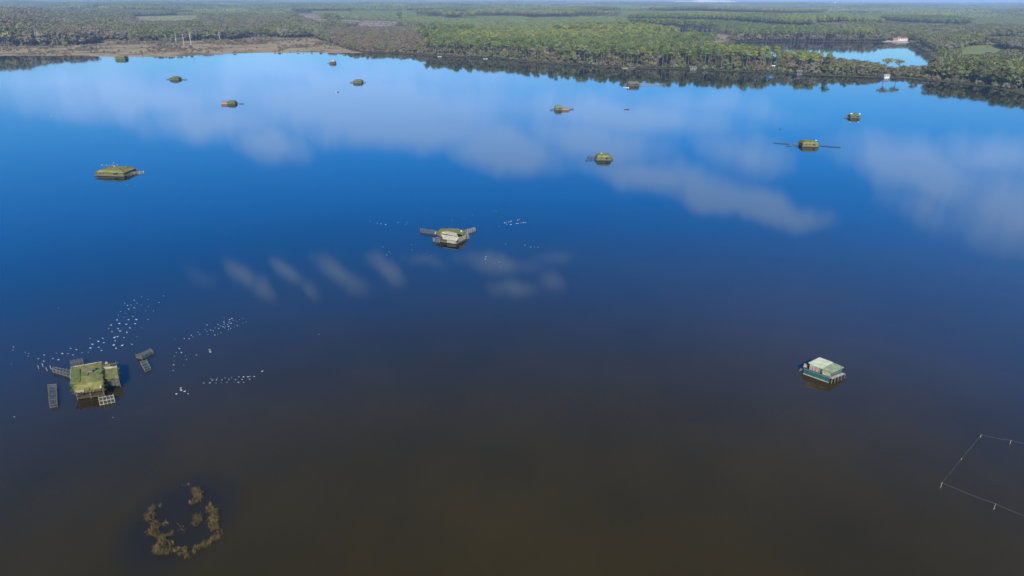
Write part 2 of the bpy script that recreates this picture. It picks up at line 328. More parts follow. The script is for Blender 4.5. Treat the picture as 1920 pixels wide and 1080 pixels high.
# the water deepens and clears away from the near right shallows
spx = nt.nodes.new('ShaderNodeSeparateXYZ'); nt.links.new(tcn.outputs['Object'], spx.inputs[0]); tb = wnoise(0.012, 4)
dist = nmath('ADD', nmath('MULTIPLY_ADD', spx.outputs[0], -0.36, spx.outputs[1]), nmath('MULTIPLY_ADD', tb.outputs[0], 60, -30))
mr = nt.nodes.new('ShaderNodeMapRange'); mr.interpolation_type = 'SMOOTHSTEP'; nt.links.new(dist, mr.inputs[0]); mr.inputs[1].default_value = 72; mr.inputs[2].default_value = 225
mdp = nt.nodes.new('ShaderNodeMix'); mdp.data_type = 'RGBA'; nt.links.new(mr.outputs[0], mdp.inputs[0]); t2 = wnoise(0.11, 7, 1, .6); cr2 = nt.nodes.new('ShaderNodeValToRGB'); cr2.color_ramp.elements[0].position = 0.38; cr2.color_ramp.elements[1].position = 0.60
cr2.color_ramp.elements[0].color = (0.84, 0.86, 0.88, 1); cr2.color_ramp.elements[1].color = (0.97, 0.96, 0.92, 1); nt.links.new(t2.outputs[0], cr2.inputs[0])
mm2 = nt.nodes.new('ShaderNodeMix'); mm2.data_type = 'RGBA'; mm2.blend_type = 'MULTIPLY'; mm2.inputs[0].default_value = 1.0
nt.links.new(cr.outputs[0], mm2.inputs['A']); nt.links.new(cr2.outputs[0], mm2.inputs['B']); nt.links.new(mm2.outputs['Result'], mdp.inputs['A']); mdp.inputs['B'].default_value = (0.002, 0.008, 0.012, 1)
# shade of the reeds, painted into the water colour round the reed ring
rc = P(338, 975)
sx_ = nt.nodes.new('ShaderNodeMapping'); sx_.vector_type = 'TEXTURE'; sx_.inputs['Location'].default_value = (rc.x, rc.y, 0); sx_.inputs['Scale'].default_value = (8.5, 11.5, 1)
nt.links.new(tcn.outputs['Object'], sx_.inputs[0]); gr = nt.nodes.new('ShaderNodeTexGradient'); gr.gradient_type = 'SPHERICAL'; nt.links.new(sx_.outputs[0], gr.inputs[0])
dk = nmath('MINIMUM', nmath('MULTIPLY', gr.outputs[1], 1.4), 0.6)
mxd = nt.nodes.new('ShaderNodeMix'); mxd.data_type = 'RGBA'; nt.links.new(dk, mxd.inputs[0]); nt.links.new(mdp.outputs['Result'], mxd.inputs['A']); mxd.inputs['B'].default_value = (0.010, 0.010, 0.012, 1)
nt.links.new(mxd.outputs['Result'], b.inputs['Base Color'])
rg = wnoise(0.01, 3, 1, 0.3); nt.links.new(nmath('MULTIPLY_ADD', rg.outputs[0], 0.05, 0.02), b.inputs['Roughness'])
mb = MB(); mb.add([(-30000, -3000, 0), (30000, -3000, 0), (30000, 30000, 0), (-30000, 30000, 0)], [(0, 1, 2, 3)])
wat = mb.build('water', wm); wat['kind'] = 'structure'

# ------------------------------------------------------------------ trees
def leaves(rng, lumps, per, size, flat=1.0):
    """leaf-clump triangles scattered over the shells of lumps (x, y, z, radius)"""
    V = []; 
    for (x, y, z, r) in lumps:
        n = per
        d = rng.normal(size=(n, 3)); d /= np.linalg.norm(d, axis=1)[:, None]; d[:, 2] = np.where(rng.random(n) < 0.75, np.abs(d[:, 2]), d[:, 2])
        rad = r * (0.55 + 0.55 * rng.random(n))[:, None]
        c = np.array([x, y, z]) + d * rad * np.array([1, 1, flat])
        t = np.cross(d, rng.normal(size=(n, 3))); t /= np.linalg.norm(t, axis=1)[:, None]; bt = np.cross(d, t) + d * rng.normal(size=(n, 1)) * 0.5
        s = size * (0.6 + 0.8 * rng.random((n, 1)))
        V.append(np.stack([c - t * s, c + t * s, c + bt * s * 1.3], 1))
    V = np.concatenate(V).reshape(-1, 3); return V, np.arange(len(V)).reshape(-1, 3)
def crown_mesh(name, kind, seed, m, detail=1.0):
    rng = np.random.default_rng(seed); L = []
    if kind == 'pine':      # height 18, bare trunk to 10.5
        for k in range(9):
            a = rng.random() * 6.28; r = 2.6 * math.sqrt(rng.random()); h = 12 + rng.random() * 4.6; r *= (1.1 - (h - 12) / 8)
            L.append((r * math.cos(a), r * math.sin(a), h, 1.35 + rng.random() * 0.7))
        L.append((0, 0, 16.6, 1.6)); L.append((0.2, 0, 14.5, 2.0))
        return npmesh(name, *leaves(rng, L, int(22 * detail), 0.62 / math.sqrt(detail), 0.72), [m])
    if kind == 'umbrella':
        for k in range(11):
            a = rng.random() * 6.28; r = 4.2 * math.sqrt(rng.random()); L.append((r * math.cos(a), r * math.sin(a), 12.6 + rng.random() * 3.6 - r * 0.2, 1.6 + rng.random() * 0.7))
        return npmesh(name, *leaves(rng, L, 44, 0.5, 0.8), [m])
    if kind == 'young':     # height 8, crown to the ground
        for k in range(7):
            h = 1.5 + k * 0.95; r = 1.7 * (1 - k / 9.0); a = rng.random() * 6.28; L.append((0.5 * math.cos(a), 0.5 * math.sin(a), h, r))
        return npmesh(name, *leaves(rng, L, int(18 * detail), 0.5 / math.sqrt(detail), 0.9), [m])
    if kind == 'oak':       # height 11
        for k in range(13):
            a = rng.random() * 6.28; h = 3.2 + rng.random() * 6.3; mx = 4.4 * math.sin(math.pi * min(1, (h + 0.5) / 12.5)) ** 0.6; r = mx * (0.4 + 0.5 * rng.random())
            L.append((r * math.cos(a), r * math.sin(a), h, 1.3 + rng.random() * 0.9))
        L.append((0, 0, 8.6, 2.2))
        return npmesh(name, *leaves(rng, L, int(24 * detail), 0.62 / math.sqrt(detail), 0.85), [m])
    if kind == 'bush':      # height 4
        for k in range(9):
            a = rng.random() * 6.28; r = 2.0 * math.sqrt(rng.random()); L.append((r * math.cos(a), r * math.sin(a), 0.9 + rng.random() * 2.0, 0.8 + rng.random() * 0.5))
        return npmesh(name, *leaves(rng, L, int(22 * detail), 0.42 / math.sqrt(detail), 0.9), [m])
def trunk_mesh(name, kind, seed, m):
    rng = random.Random(seed); mb = MB()
    H, r = {'pine': (15.5, 0.30), 'umbrella': (14.5, 0.4), 'young': (7, 0.12), 'oak': (7.5, 0.34), 'bush': (2, 0.10), 'dead': (16, 0.42)}[kind]
    lean = Vector((rng.uniform(-.6, .6), rng.uniform(-.6, .6), 0)); pts = [Vector((0, 0, -0.5)), lean * 0.4 + Vector((0, 0, H * 0.45)), lean + Vector((0, 0, H * 0.75)), lean * 1.2 + Vector((0, 0, H))]
    rad = [r, r * 0.8, r * 0.6, r * 0.3]
    if kind == 'bush': pts = [Vector((0, 0, -0.3)), Vector((0.1, 0, 2))]; rad = [0.12, 0.06]
    for i in range(len(pts) - 1): mb.tube(pts[i], pts[i + 1], rad[i], rad[i + 1], 6)
    nl = {'pine': 6, 'umbrella': 8, 'young': 0, 'oak': 7, 'bush': 4, 'dead': 7}[kind]
    for k in range(nl):
        t = rng.uniform(0.62, 0.95) if kind in ('pine', 'umbrella') else rng.uniform(0.25, 0.9)
        if kind == 'bush': base = Vector((0, 0, 0.1)); L = 2.2
        else: base = lean * t + Vector((0, 0, H * t)); L = {'pine': 2.4, 'umbrella': 4, 'oak': 3.6, 'dead': 2.2}.get(kind, 2)
        a = rng.random() * 6.28; e = base + Vector((math.cos(a) * L, math.sin(a) * L, L * rng.uniform(0.4, 1.0)))
        mb.tube(base, e, r * 0.35, r * 0.12, 4)
    me = bpy.data.meshes.new(name); me.from_pydata(mb.v, [], mb.f); me.materials.append(m); return me
KINDS = {}   # kind -> list of (crown mesh, trunk mesh)
def reg(key, kind, m, tm, nv, det=1.0):
    KINDS[key] = [(crown_mesh(key + '_crown', kind, 50 + i * 7 + hash_(key), m, det), trunk_mesh(key + '_trunk', kind, i + 3, tm)) for i in range(nv)]
def hash_(s): return sum(ord(c) * (i + 1) for i, c in enumerate(s)) % 997
reg('pine', 'pine', M['pine'], M['pinetrunk'], 5, 1.7)
reg('pinedark', 'pine', M['pinedark'], M['pinetrunk'], 4, 1.7)
reg('young', 'young', M['youngpine'], M['pinetrunk'], 3)
reg('oak', 'oak', M['oak'], M['oaktrunk'], 5, 1.8)
reg('greyoak', 'oak', M['grey'], M['oaktrunk'], 3, 1.6)
reg('rustoak', 'oak', M['rust'], M['oaktrunk'], 2, 1.5)
reg('bush', 'bush', M['grey'], M['oaktrunk'], 4, 1.6)
reg('greenbush', 'bush', M['oak'], M['oaktrunk'], 3, 1.6)
reg('rustbush', 'bush', M['rust'], M['oaktrunk'], 2)
reg('yellowbush', 'bush', M['yellow'], M['oaktrunk'], 2, 1.6)
reg('umbrella', 'umbrella', M['pine'], M['pinetrunk'], 3)

# scatter positions over the land
step = 6.2
xs = np.arange(-2400, 2500, step); ys = np.arange(560, 3300, step)
X, Y = np.meshgrid(xs, ys); X = X + (np.arange(len(ys)) % 2)[:, None] * step / 2
X = (X + RNG.uniform(-2.6, 2.6, X.shape)).ravel(); Y = (Y + RNG.uniform(-2.6, 2.6, Y.shape)).ravel()
k = (np.abs(np.degrees(np.arctan2(X, Y))) < 42) & (np.hypot(X, Y) > 640) & (np.hypot(X, Y) < 3200); X = X[k]; Y = Y[k]
sdp = wet(X, Y); k = sdp > 1.2; X = X[k]; Y = Y[k]; sdp = sdp[k]
D = np.hypot(X, Y)
k = (D < 1900) | (RNG.random(len(D)) < np.clip(1.3 - (D - 1900) / 2600, 0.6, 1)); X = X[k]; Y = Y[k]; sdp = sdp[k]; D = D[k]
BAYD = pdist(X, Y, BAY)
N = len(X); u = RNG.random(N); u2 = RNG.random(N)
# back to photo pixels, to look up which stand a tree belongs to
CMi = np.array(CM.transposed()); pc = (CMi @ np.stack([X, Y, np.zeros(N) - CAM_H]))
PX = 960 + FPX * pc[0] / -pc[2]; PY = 540 - FPX * pc[1] / -pc[2]
PXo, PYo = PX, PY; PX = PX + (vnoise(X, Y, 45, 81) - .5) * 60 + (u - .5) * 14; PY = PY + (vnoise(X, Y, 60, 82) - .5) * 7
kind = np.full(N, 'pine', dtype='U12'); sc = np.ones(N) * 1.0
stand = vnoise(X * 1.0, Y * 0.8, 230, 21); stand2 = vnoise(X, Y, 60, 22)
sc = 0.78 + 0.42 * np.round(stand * 4) / 4 + (u - 0.5) * 0.22
far = D > 1500
sc = np.where(D < 1150, 0.98 + (u - .5) * .25, np.where(stand > .55, 1.15, 0.55) + (stand - .5) * .6 + (u - .5) * .2)
young = (((PX > 745) & (PX < 1190) & (PY < 74 - (PX - 745) * 0.004) & (PY > 38)) | (far & (vnoise(X, Y, 520, 31) > 0.60)))
kind[young] = 'young'; sc[young] = 0.95 + 0.3 * stand2[young] + u[young] * 0.15
dec = ((PX < 345) & (PY > 27)) | ((PX < 640) & (PY > 40) & (PY > 27 + stand2 * 14)) | ((PX >= 640) & (PX < 800) & (PY > 55)) | ((PX > 1738) & (PY > 63)) | ((PX > 1540) & (PY > 57) & (PY < 80)) | ((PX > 1380) & (PY > 66) & (PY < 80) & (u2 < 0.5))
kind[dec] = 'oak'; sc[dec] = 0.85 + 0.5 * stand2[dec] + (u[dec] - 0.5) * 0.4
lf = dec & (PX < 640); sc[lf] *= np.interp(PX[lf], [30, 90, 230, 500], [2.1, 1.5, 1.25, 1.1])
md = dec & (PX > 1700) & (PY > 104) & (PY < 124); sc[md] *= 0.62
g = dec & (vnoise(X, Y, 38, 41) + (u2 - 0.5) * 0.4 > 0.60); kind[g] = 'greyoak'
g = dec & (vnoise(X, Y, 55, 42) > 0.77) & (PX < 1900) & (u2 < 0.55); kind[g] = 'rustoak'
g = (PX > 610) & (PX < 800) & (PY > 58) & (PY < 104); kind[g & (u2 < 0.55)] = 'rustoak'; sc[g] *= 0.6; kind[g & (u2 > .8)] = 'rustbush'
mixed = (PX >= 790) & (PX < 1330) & (sdp < 55) & (PY > 90); m_ = mixed & (u2 < 0.62); kind[m_] = 'oak'; sc[m_] = np.interp(sdp[m_], [10, 45], [.7, 1.25]) * (.8 + .4 * u[m_])
mixed = (PX >= 1330) & (PX < 1545) & (sdp < 24) & (PY > 90); m_ = mixed & (u2 < 0.75); kind[m_] = 'oak'; sc[m_] = .6 + .3 * u[m_]
mixed = (PX >= 790) & (PX < 1545) & (sdp < 50) & (PY > 90)
kind[mixed & (u2 < 0.2)] = 'greyoak'; kind[mixed & (u2 > .58) & (u2 < .62)] = 'rustoak'
spit = (PX >= 1455) & (PX < 1745) & (PY > 108); kind[spit] = 'oak'; sc[spit] = 0.48 + 0.45 * stand2[spit] + u[spit] * 0.2; kind[spit & (u2 < 0.4)] = 'greyoak'
sc[spit & (PX > 1640)] *= 0.62
pp = (PX >= 1460) & (PX < 1540) & (PY > 108) & (sdp > 12) & (u2 > 0.5); kind[pp] = 'pine'; sc[pp] = 0.85
fringe = (sdp < 11) & (PX > 640); kind[fringe] = 'bush'; sc[fringe] = 0.7 + 0.6 * u[fringe]
kind[fringe & (u2 < 0.35)] = 'greenbush'
g = fringe & (PX > 1230) & (PX < 1450) & (u2 < 0.08); kind[g] = 'yellowbush'
g = fringe & (PX < 830) & (u2 < 0.5); kind[g] = 'rustbush'
marsh = inpoly(X, Y, MARSH); keep = np.ones(N, bool)
clump = vnoise(X, Y, 34, 51)
keep[marsh & ~((clump > 0.50) & (u < 0.75) | (u < 0.12))] = False
kind[marsh] = 'bush'; kind[marsh & (u2 < 0.3)] = 'greenbush'; kind[marsh & (u2 > 0.8)] = 'rustbush'; sc[marsh] = 0.22 + 0.55 * u2[marsh] * (0.5 + clump[marsh]); bk = marsh & (clump > .72) & (sdp > 60) & (u2 < .4); kind[bk] = 'greyoak'; sc[bk] = .6
for poly, gk in OPEN:
    inn = inpoly(X, Y, poly); keep[inn & (u > (0.02 if gk != 'g_tan' else 0.05))] = False; kind[inn] = 'greenbush'; sc[inn] = 0.6
tall = (PX > 1375) & (PX < 1650) & (PY > 60) & (PY < 82) & (sdp < 130) & (BAYD < 140); kind[tall & (u2 < .6)] = 'pine'; kind[tall & (u2 >= .6)] = 'greyoak'; sc[tall] = .85 + .2 * u[tall]; sc[tall & (kind == 'greyoak')] = .85 + .3 * u[tall & (kind == 'greyoak')]
sp = (PX > 13850) & (PX < 1650) & (PY < 79) & (PY > 60) & (sdp < 60) & (u2 < 0.45); kind[sp] = 'greyoak'; sc[sp] = 0.75
kind[(kind == 'pine') & (vnoise(X, Y, 170, 91) + (u2 - .5) * .25 > .52)] = 'pinedark'
PX, PY = PXo, PYo
# glades in the pine wood
glade = np.isin(kind, ['pine', 'pinedark']) & (vnoise(X, Y, 26, 61) > 0.86) & (D < 1600); keep[glade] = False
# the narrow cut through the spit
cut = np.hypot(X - P(1450, 128).x, (Y - P(1450, 128).y) * 0.25) < 5; keep[cut] = False
BAYD = BAYD[keep]
X, Y, sdp, D, PX, PY, kind, sc, u, u2 = [q[keep] for q in (X, Y, sdp, D, PX, PY, kind, sc, u, u2)]
Z = terrain(X, Y)
rot = RNG.uniform(0, 6.283, len(X))

# the trees that show largest are single objects, the rest is forest
FAM = {'pine': ('pine', 285), 'pinedark': ('pine', 0), 'young': ('pine', 0), 'oak': ('oak', 290), 'greyoak': ('oak', 0), 'rustoak': ('oak', 0),
       'bush': ('bush', 285), 'greenbush': ('bush', 0), 'rustbush': ('bush', 0), 'yellowbush': ('bush', 0)}
inframe = (PX > 2) & (PX < 1918)
fam = np.array([FAM[q][0] for q in kind]); apparent = np.where(fam == 'pine', 18, np.where(fam == 'oak', 11, 4)) * sc / D
single = np.zeros(len(X), bool)
for fm, cnt in (('pine', 285), ('oak', 290), ('bush', 285)):
    c = np.where((fam == fm) & inframe)[0]; c = c[np.argsort(-apparent[c])][:cnt]; single[c] = True
def where_words(px, py):
    if px < 345: return 'behind the left marsh', 'left'
    if px < 800: return 'on the heathy left shore', 'mid'
    if px < 1120: return 'on the wooded far shore left of the spit', 'wood'
    if px < 1290: return 'on the wooded far shore facing the low frame hide', 'wood'
    if px < 1455: return 'on the spit left of the narrow cut', 'spit'
    if px < 1600: return 'on the spit right of the narrow cut', 'spit'
    if px < 1745: return 'on the thin neck of land below the bay', 'neck'
    if py < 112: return 'beside the green meadow right of the bay', 'meadow'
    return 'on the dark wooded right bank', 'right'
NAMES = {'pinedark': ('pine_tree', 'tall dark bare-trunked pine', 'pine tree'), 'pine': ('pine_tree', 'tall bare-trunked pine', 'pine tree'), 'young': ('young_pine', 'low bushy young pine', 'pine tree'),
         'oak': ('broadleaf_tree', 'round dark green broadleaf tree', 'tree'), 'greyoak': ('broadleaf_tree', 'thin grey-brown broadleaf tree', 'tree'),
         'rustoak': ('broadleaf_tree', 'rust-brown autumn broadleaf tree', 'tree'), 'bush': ('willow_bush', 'low grey willow bush', 'bush'),
         'greenbush': ('waterside_bush', 'low dark green bush', 'bush'), 'rustbush': ('heath_bush', 'low rust-brown bush', 'bush'), 'yellowbush': ('yellow_bush', 'low yellow-green bush', 'bush')}
def plant(kd, var, loc, rz, s3, label, cat, group, name=None):
    cm_, tm_ = KINDS[kd][var % len(KINDS[kd])]
    r = bpy.data.objects.new(name or NAMES[kd][0], None); COL.objects.link(r); r.location = loc; r.rotation_euler = (0, 0, rz); r.scale = s3
    tag(r, label, cat, group)
    for nm, me in (('crown', cm_), ('trunk', tm_)):
        o = bpy.data.objects.new(nm, me); COL.objects.link(o); o.parent = r
    return r
for i in np.where(single)[0]:
    ww, _ = where_words(PX[i], PY[i]); nm, lb, ct = NAMES[kind[i]]
    w_ = sc[i] * (0.9 + 0.3 * u2[i]) if kind[i] != 'bush' else sc[i] * 1.15
    plant(kind[i], int(u2[i] * 997), (float(X[i]), float(Y[i]), float(Z[i])), float(rot[i]), (w_, w_, float(sc[i])), lb + ' ' + ww, ct,
          {'pine tree': 'pines ', 'tree': 'broadleaf trees ', 'bush': 'bushes '}[ct] + ww)

def forest(name, label, cat, sel, protos, vidx, scales, Xs, Ys, Zs, rots):
    """one object: a cloud of points, each drawn as one of the joined tree meshes"""
    pcoll = bpy.data.collections.new(name + '_kinds')
    for i, me in enumerate(protos):
        o = bpy.data.objects.new('%s_%02d' % (name, i), me); pcoll.objects.link(o)
    me = bpy.data.meshes.new(name); n = len(Xs); me.vertices.add(n); me.vertices.foreach_set('co', np.stack([Xs, Ys, Zs], -1).astype(np.float32).ravel())
    a = me.attributes.new('pick', 'INT', 'POINT'); a.data.foreach_set('value', vidx.astype(np.int32))
    a = me.attributes.new('turn', 'FLOAT_VECTOR', 'POINT'); a.data.foreach_set('vector', np.stack([rots * 0, rots * 0, rots], -1).astype(np.float32).ravel())
    a = me.attributes.new('size', 'FLOAT_VECTOR', 'POINT'); a.data.foreach_set('vector', scales.astype(np.float32).ravel())
    o = bpy.data.objects.new(name, me); COL.objects.link(o)
    ng = bpy.data.node_groups.new(name, 'GeometryNodeTree'); ng.interface.new_socket('Geometry', in_out='INPUT', socket_type='NodeSocketGeometry'); ng.interface.new_socket('Geometry', in_out='OUTPUT', socket_type='NodeSocketGeometry')
    gi = ng.nodes.new('NodeGroupInput'); go = ng.nodes.new('NodeGroupOutput'); ip = ng.nodes.new('GeometryNodeInstanceOnPoints'); ci = ng.nodes.new('GeometryNodeCollectionInfo')
    ci.inputs[0].default_value = pcoll; ci.inputs['Separate Children'].default_value = True; ci.inputs['Reset Children'].default_value = True
    ip.inputs['Pick Instance'].default_value = True
    def attr(nm, ty):
        q = ng.nodes.new('GeometryNodeInputNamedAttribute'); q.data_type = ty; q.inputs['Name'].default_value = nm; return q.outputs['Attribute']
    ng.links.new(gi.outputs[0], ip.inputs['Points']); ng.links.new(ci.outputs[0], ip.inputs['Instance'])
    ng.links.new(attr('pick', 'INT'), ip.inputs['Instance Index']); ng.links.new(attr('turn', 'FLOAT_VECTOR'), ip.inputs['Rotation']); ng.links.new(attr('size', 'FLOAT_VECTOR'), ip.inputs['Scale'])
    ng.links.new(ip.outputs[0], go.inputs[0])
    md = o.modifiers.new('scatter', 'NODES'); md.node_group = ng
    return tag(o, label, cat, kind='stuff')
def joined(name, cm_, tm_, keepv=1.0):
    def arr(me):
        v = np.zeros(len(me.vertices) * 3, np.float32); me.vertices.foreach_get('co', v)
        me.calc_loop_triangles(); f = np.zeros(len(me.loop_triangles) * 3, np.int32); me.loop_triangles.foreach_get('vertices', f); return v.reshape(-1, 3), f.reshape(-1, 3)
    v1, f1 = arr(cm_); v2, f2 = arr(tm_)
    return npmesh(name, np.vstack([v1, v2]), np.vstack([f1, f2 + len(v1)]), [cm_.materials[0], tm_.materials[0]], np.r_[np.zeros(len(f1)), np.ones(len(f2))])
rest = ~single
for nm, keys, lb, ct in (('pine_forest', ['pine', 'pinedark', 'young'], 'mass of green pines covering the land beyond the lake shore', 'forest'),
                         ('broadleaf_woodland', ['oak', 'greyoak', 'rustoak'], 'mixed grey-green and rust-brown broadleaf wood behind marsh and bay', 'woodland'),
                         ('scrub', ['bush', 'greenbush', 'rustbush', 'yellowbush'], 'low scrub and willows scattered over the marsh and shores', 'scrub')):
    protos = []; off = {}
    for kk in keys:
        off[kk] = len(protos); protos += [joined('%s_kind' % kk, c, t) for c, t in KINDS[kk]]
    s = rest & np.isin(kind, keys); ks = kind[s]
    vi = np.array([off[q] + int(w * 997) % len(KINDS[q]) for q, w in zip(ks, u2[s])]); w_ = sc[s] * (0.95 + 0.3 * u2[s])
    forest(nm, lb, ct, s, protos, vi, np.stack([w_, w_, sc[s]], -1), X[s], Y[s], Z[s], rot[s])
# beyond 3 km: the same canopy in patches of about 100 crowns
pats = []
for i in range(4):
    rng = np.random.default_rng(90 + i); L = [(rng.uniform(-45, 45), rng.uniform(-45, 45), (8 + 5 * rng.random()) * (0.75 + 0.1 * i), 3.6 + rng.random() * 1.6) for _ in range(150)]
    pats.append(npmesh('canopy_patch', *leaves(rng, L, 11, 2.0, 0.8), [M['youngpine'] if i == 0 else M['pine'] if i == 1 else M['pinedark']]))
fx, fy = [], []
r = 3150.0
while r < 15500:
    st = 78 if r < 6000 else 95 + (r - 6000) * 0.012
    a = np.arange(-R(42), R(42), st / r); fx.append(r * np.sin(a) + RNG.uniform(-14, 14, len(a))); fy.append(r * np.cos(a) + RNG.uniform(-14, 14, len(a))); r += st * 0.95
fx = np.concatenate(fx); fy = np.concatenate(fy); q = vnoise(fx, fy * 0.6, 420, 71) + (RNG.random(len(fx)) - 0.5) * 0.25
kp = (vnoise(fx, fy * 0.45, 300, 72) < 0.80); fx = fx[kp]; fy = fy[kp]; q = q[kp]
s_ = np.clip(np.hypot(fx, fy) / 9000, 1, 1.35)
forest('distant_forest', 'blue-green pine plains stretching to the horizon', 'forest', None, pats, np.clip((q * 4.2), 0, 3).astype(int), np.stack([s_, s_, 0.75 + 0.7 * q], -1), fx, fy, terrain(fx, fy, np.full(len(fx), 500.0)), RNG.uniform(0, 6.28, len(fx)))

# trees that stand out on their own
def tz(p): return float(terrain(np.array([p.x]), np.array([p.y]))[0])
for (px, py, kd, s, lb, ct, nm) in [
    (1659, 142, 'umbrella', 0.9, 'slim umbrella pine just left of its twin behind the white boathouse', 'pine tree', 'umbrella_pine'),
    (1681, 142, 'umbrella', 0.85, 'umbrella pine to the right of its twin, right of the white boathouse', 'pine tree', 'umbrella_pine'),
    (1553, 138, 'umbrella', 1.0, 'dark lone umbrella pine rising over the bay water left of the neck', 'pine tree', 'umbrella_pine'),
    (1716, 145, 'greyoak', 0.95, 'round grey tree standing alone against the bay at the end of the neck', 'tree', 'broadleaf_tree'),
    (1587, 140, 'oak', 1.0, 'broad domed dark tree on the neck below the bay', 'tree', 'broadleaf_tree'),
    (1158, 122, 'yellowbush', 2.2, 'golden yellow tree by the water left of the pale jetty', 'tree', 'yellow_tree'),
    (1222, 127, 'yellowbush', 1.8, 'bright yellow round bush at the waterline right of the pale jetty', 'bush', 'yellow_bush'),
    (124, 90, 'yellowbush', 2.0, 'yellow-green bush at the edge of the left marsh', 'bush', 'yellow_bush')]:
    p = P(px, py); plant(kd, 1, (p.x, p.y, max(0.2, tz(p))), px * 0.7, (s, s, s), lb, ct, None, nm)
for i, (px, py, s) in enumerate([(346, 88, 1.0), (359, 87.5, 1.15), (331, 84, 0.9), (413, 79, 0.95), (434, 75, 0.95), (380, 83, 0.35), (425, 84, 0.35), (313, 83, 0.7), (633, 63, 0.5)]):
    p = P(px, py); o = bpy.data.objects.new('dead_tree', trunk_mesh('dead_tree', 'dead', 60 + i, M['deadwood'])); COL.objects.link(o)
    o.location = (p.x, p.y, tz(p)); o.scale = (s * 1.3, s * 1.3, s)
    tag(o, ['bleached dead tree on the marsh, left of the tallest one', 'tallest bleached dead tree standing on the marsh', 'thin bleached dead tree left of the tallest pair', 'bleached dead tree at the wood edge right of the tallest pair',
            'rightmost tall dead tree at the edge of the marsh wood', 'short dead stump between the tall dead trees', 'short dead stump below the rightmost tall dead trees', 'leftmost thin dead trunk against the dark wood', 'forked dead tree on the brown heath slope'][i], 'dead tree')

# ------------------------------------------------------------------ pens, hides
def lerp(a, b, t): return a + (b - a) * t
def pen_parts(root, C4, h, n, m, k, wood='wood', net='net', z0=0.0, pitch=0.22, post_up=0.25):
    """a netted duck pen: posts, rails and netting round and over a four-cornered footprint"""
    C4 = [Vector((c[0], c[1], 0)) for c in C4]
    for (a, b, cnt) in ((C4[0], C4[1], n), (C4[3], C4[2], n)):
        for i in range(cnt + 1):
            q = lerp(a, b, i / cnt); MB().tube((q.x, q.y, z0 - 0.6), (q.x + 0.03, q.y, z0 + h + post_up * (0.4 + 0.9 * random.random())), 0.06, 0.05).build('post', M[wood], root)
    rl = MB()
    for i in range(4):
        a, b = C4[i], C4[(i + 1) % 4]
        for zz in (0.12, h): rl.tube((a.x, a.y, z0 + zz), (b.x, b.y, z0 + zz), 0.045)
    for i in range(1, n):
        a, b = lerp(C4[0], C4[1], i / n), lerp(C4[3], C4[2], i / n); rl.tube((a.x, a.y, z0 + h), (b.x, b.y, z0 + h), 0.035)
    rl.build('rail', M[wood], root)
    nb = MB(); w = 0.010
    for i in range(4):
        a, b = C4[i], C4[(i + 1) % 4]; L = (b - a).length; c = max(2, int(L / pitch))
        for j in range(c + 1):
            q = lerp(a, b, j / c); nb.tube((q.x, q.y, z0), (q.x, q.y, z0 + h), w, n=3)
        for j in range(1, int(h / pitch) + 1): nb.tube((a.x, a.y, z0 + j * pitch), (b.x, b.y, z0 + j * pitch), w, n=3)
    L = (C4[1] - C4[0]).length; c = max(2, int(L / pitch))
    for j in range(c + 1):
        a, b = lerp(C4[0], C4[1], j / c), lerp(C4[3], C4[2], j / c); nb.tube((a.x, a.y, z0 + h), (b.x, b.y, z0 + h), w, n=3)
    L = (C4[3] - C4[0]).length; c = max(2, int(L / pitch))
    for j in range(c + 1):
        a, b = lerp(C4[0], C4[3], j / c), lerp(C4[1], C4[2], j / c); nb.tube((a.x, a.y, z0 + h), (b.x, b.y, z0 + h), w, n=3)
    nb.build('netting', M[net], root)
def pen(px4, h, n, label, wood='wood', net='net', name='duck_pen', pitch=0.22):
    C4 = [P(x, y) for x, y in px4]; c = sum(C4, Vector()) / 4
    r = thing(name, (c.x, c.y, 0), label, 'duck pen'); pen_parts(r, C4, h, n, 1, 1, wood, net, pitch=pitch); return r
def brush(root, pts, n, spread, hgt, m='reed'):
    """cut branches and reeds laid on a hide to hide its outline"""
    V = []; Fs = []
    for k in range(n):
        i = random.randrange(len(pts)); q = lerp(Vector(pts[i]), Vector(pts[(i + 1) % len(pts)]), random.random()) + Vector((random.gauss(0, spread), random.gauss(0, spread), random.uniform(-.15, .05)))
        for b in range(7):
            an = random.random() * 6.28; d = Vector((math.cos(an), math.sin(an), 0)) * random.uniform(.1, .5); L = hgt * random.uniform(.4, 1.2); w = Vector((-d.y, d.x, 0)).normalized() * .06; kk = len(V)
            V += [q - w, q + w, q + d + Vector((0, 0, L * random.uniform(-.6, 1)))]; Fs.append((kk, kk + 1, kk + 2))
    mb = MB(); mb.v = V; mb.f = Fs; mb.build('camouflage_brush', M[m], root)
def slats(root, p, q, z0, z1, n, m, name='slat', w=0.12, part=None):
    s = MB(); p = Vector((p[0], p[1], 0)); q = Vector((q[0], q[1], 0)); ang = math.atan2(q.y - p.y, q.x - p.x)
    for i in range(n):
        c = lerp(p, q, (i + 0.5) / n); t = z1 - random.random() * 0.15
        s.box((c.x, c.y, (z0 + t) / 2), (w, 0.05, t - z0), ang + random.uniform(-.04, .04))
    return s.build(part or 'slatted_front', M[m], root)
def inset(poly, d):
    c = sum((Vector(p) for p in poly), Vector()) / len(poly); return [Vector(p) + (c - Vector(p)).normalized() * d for p in poly]

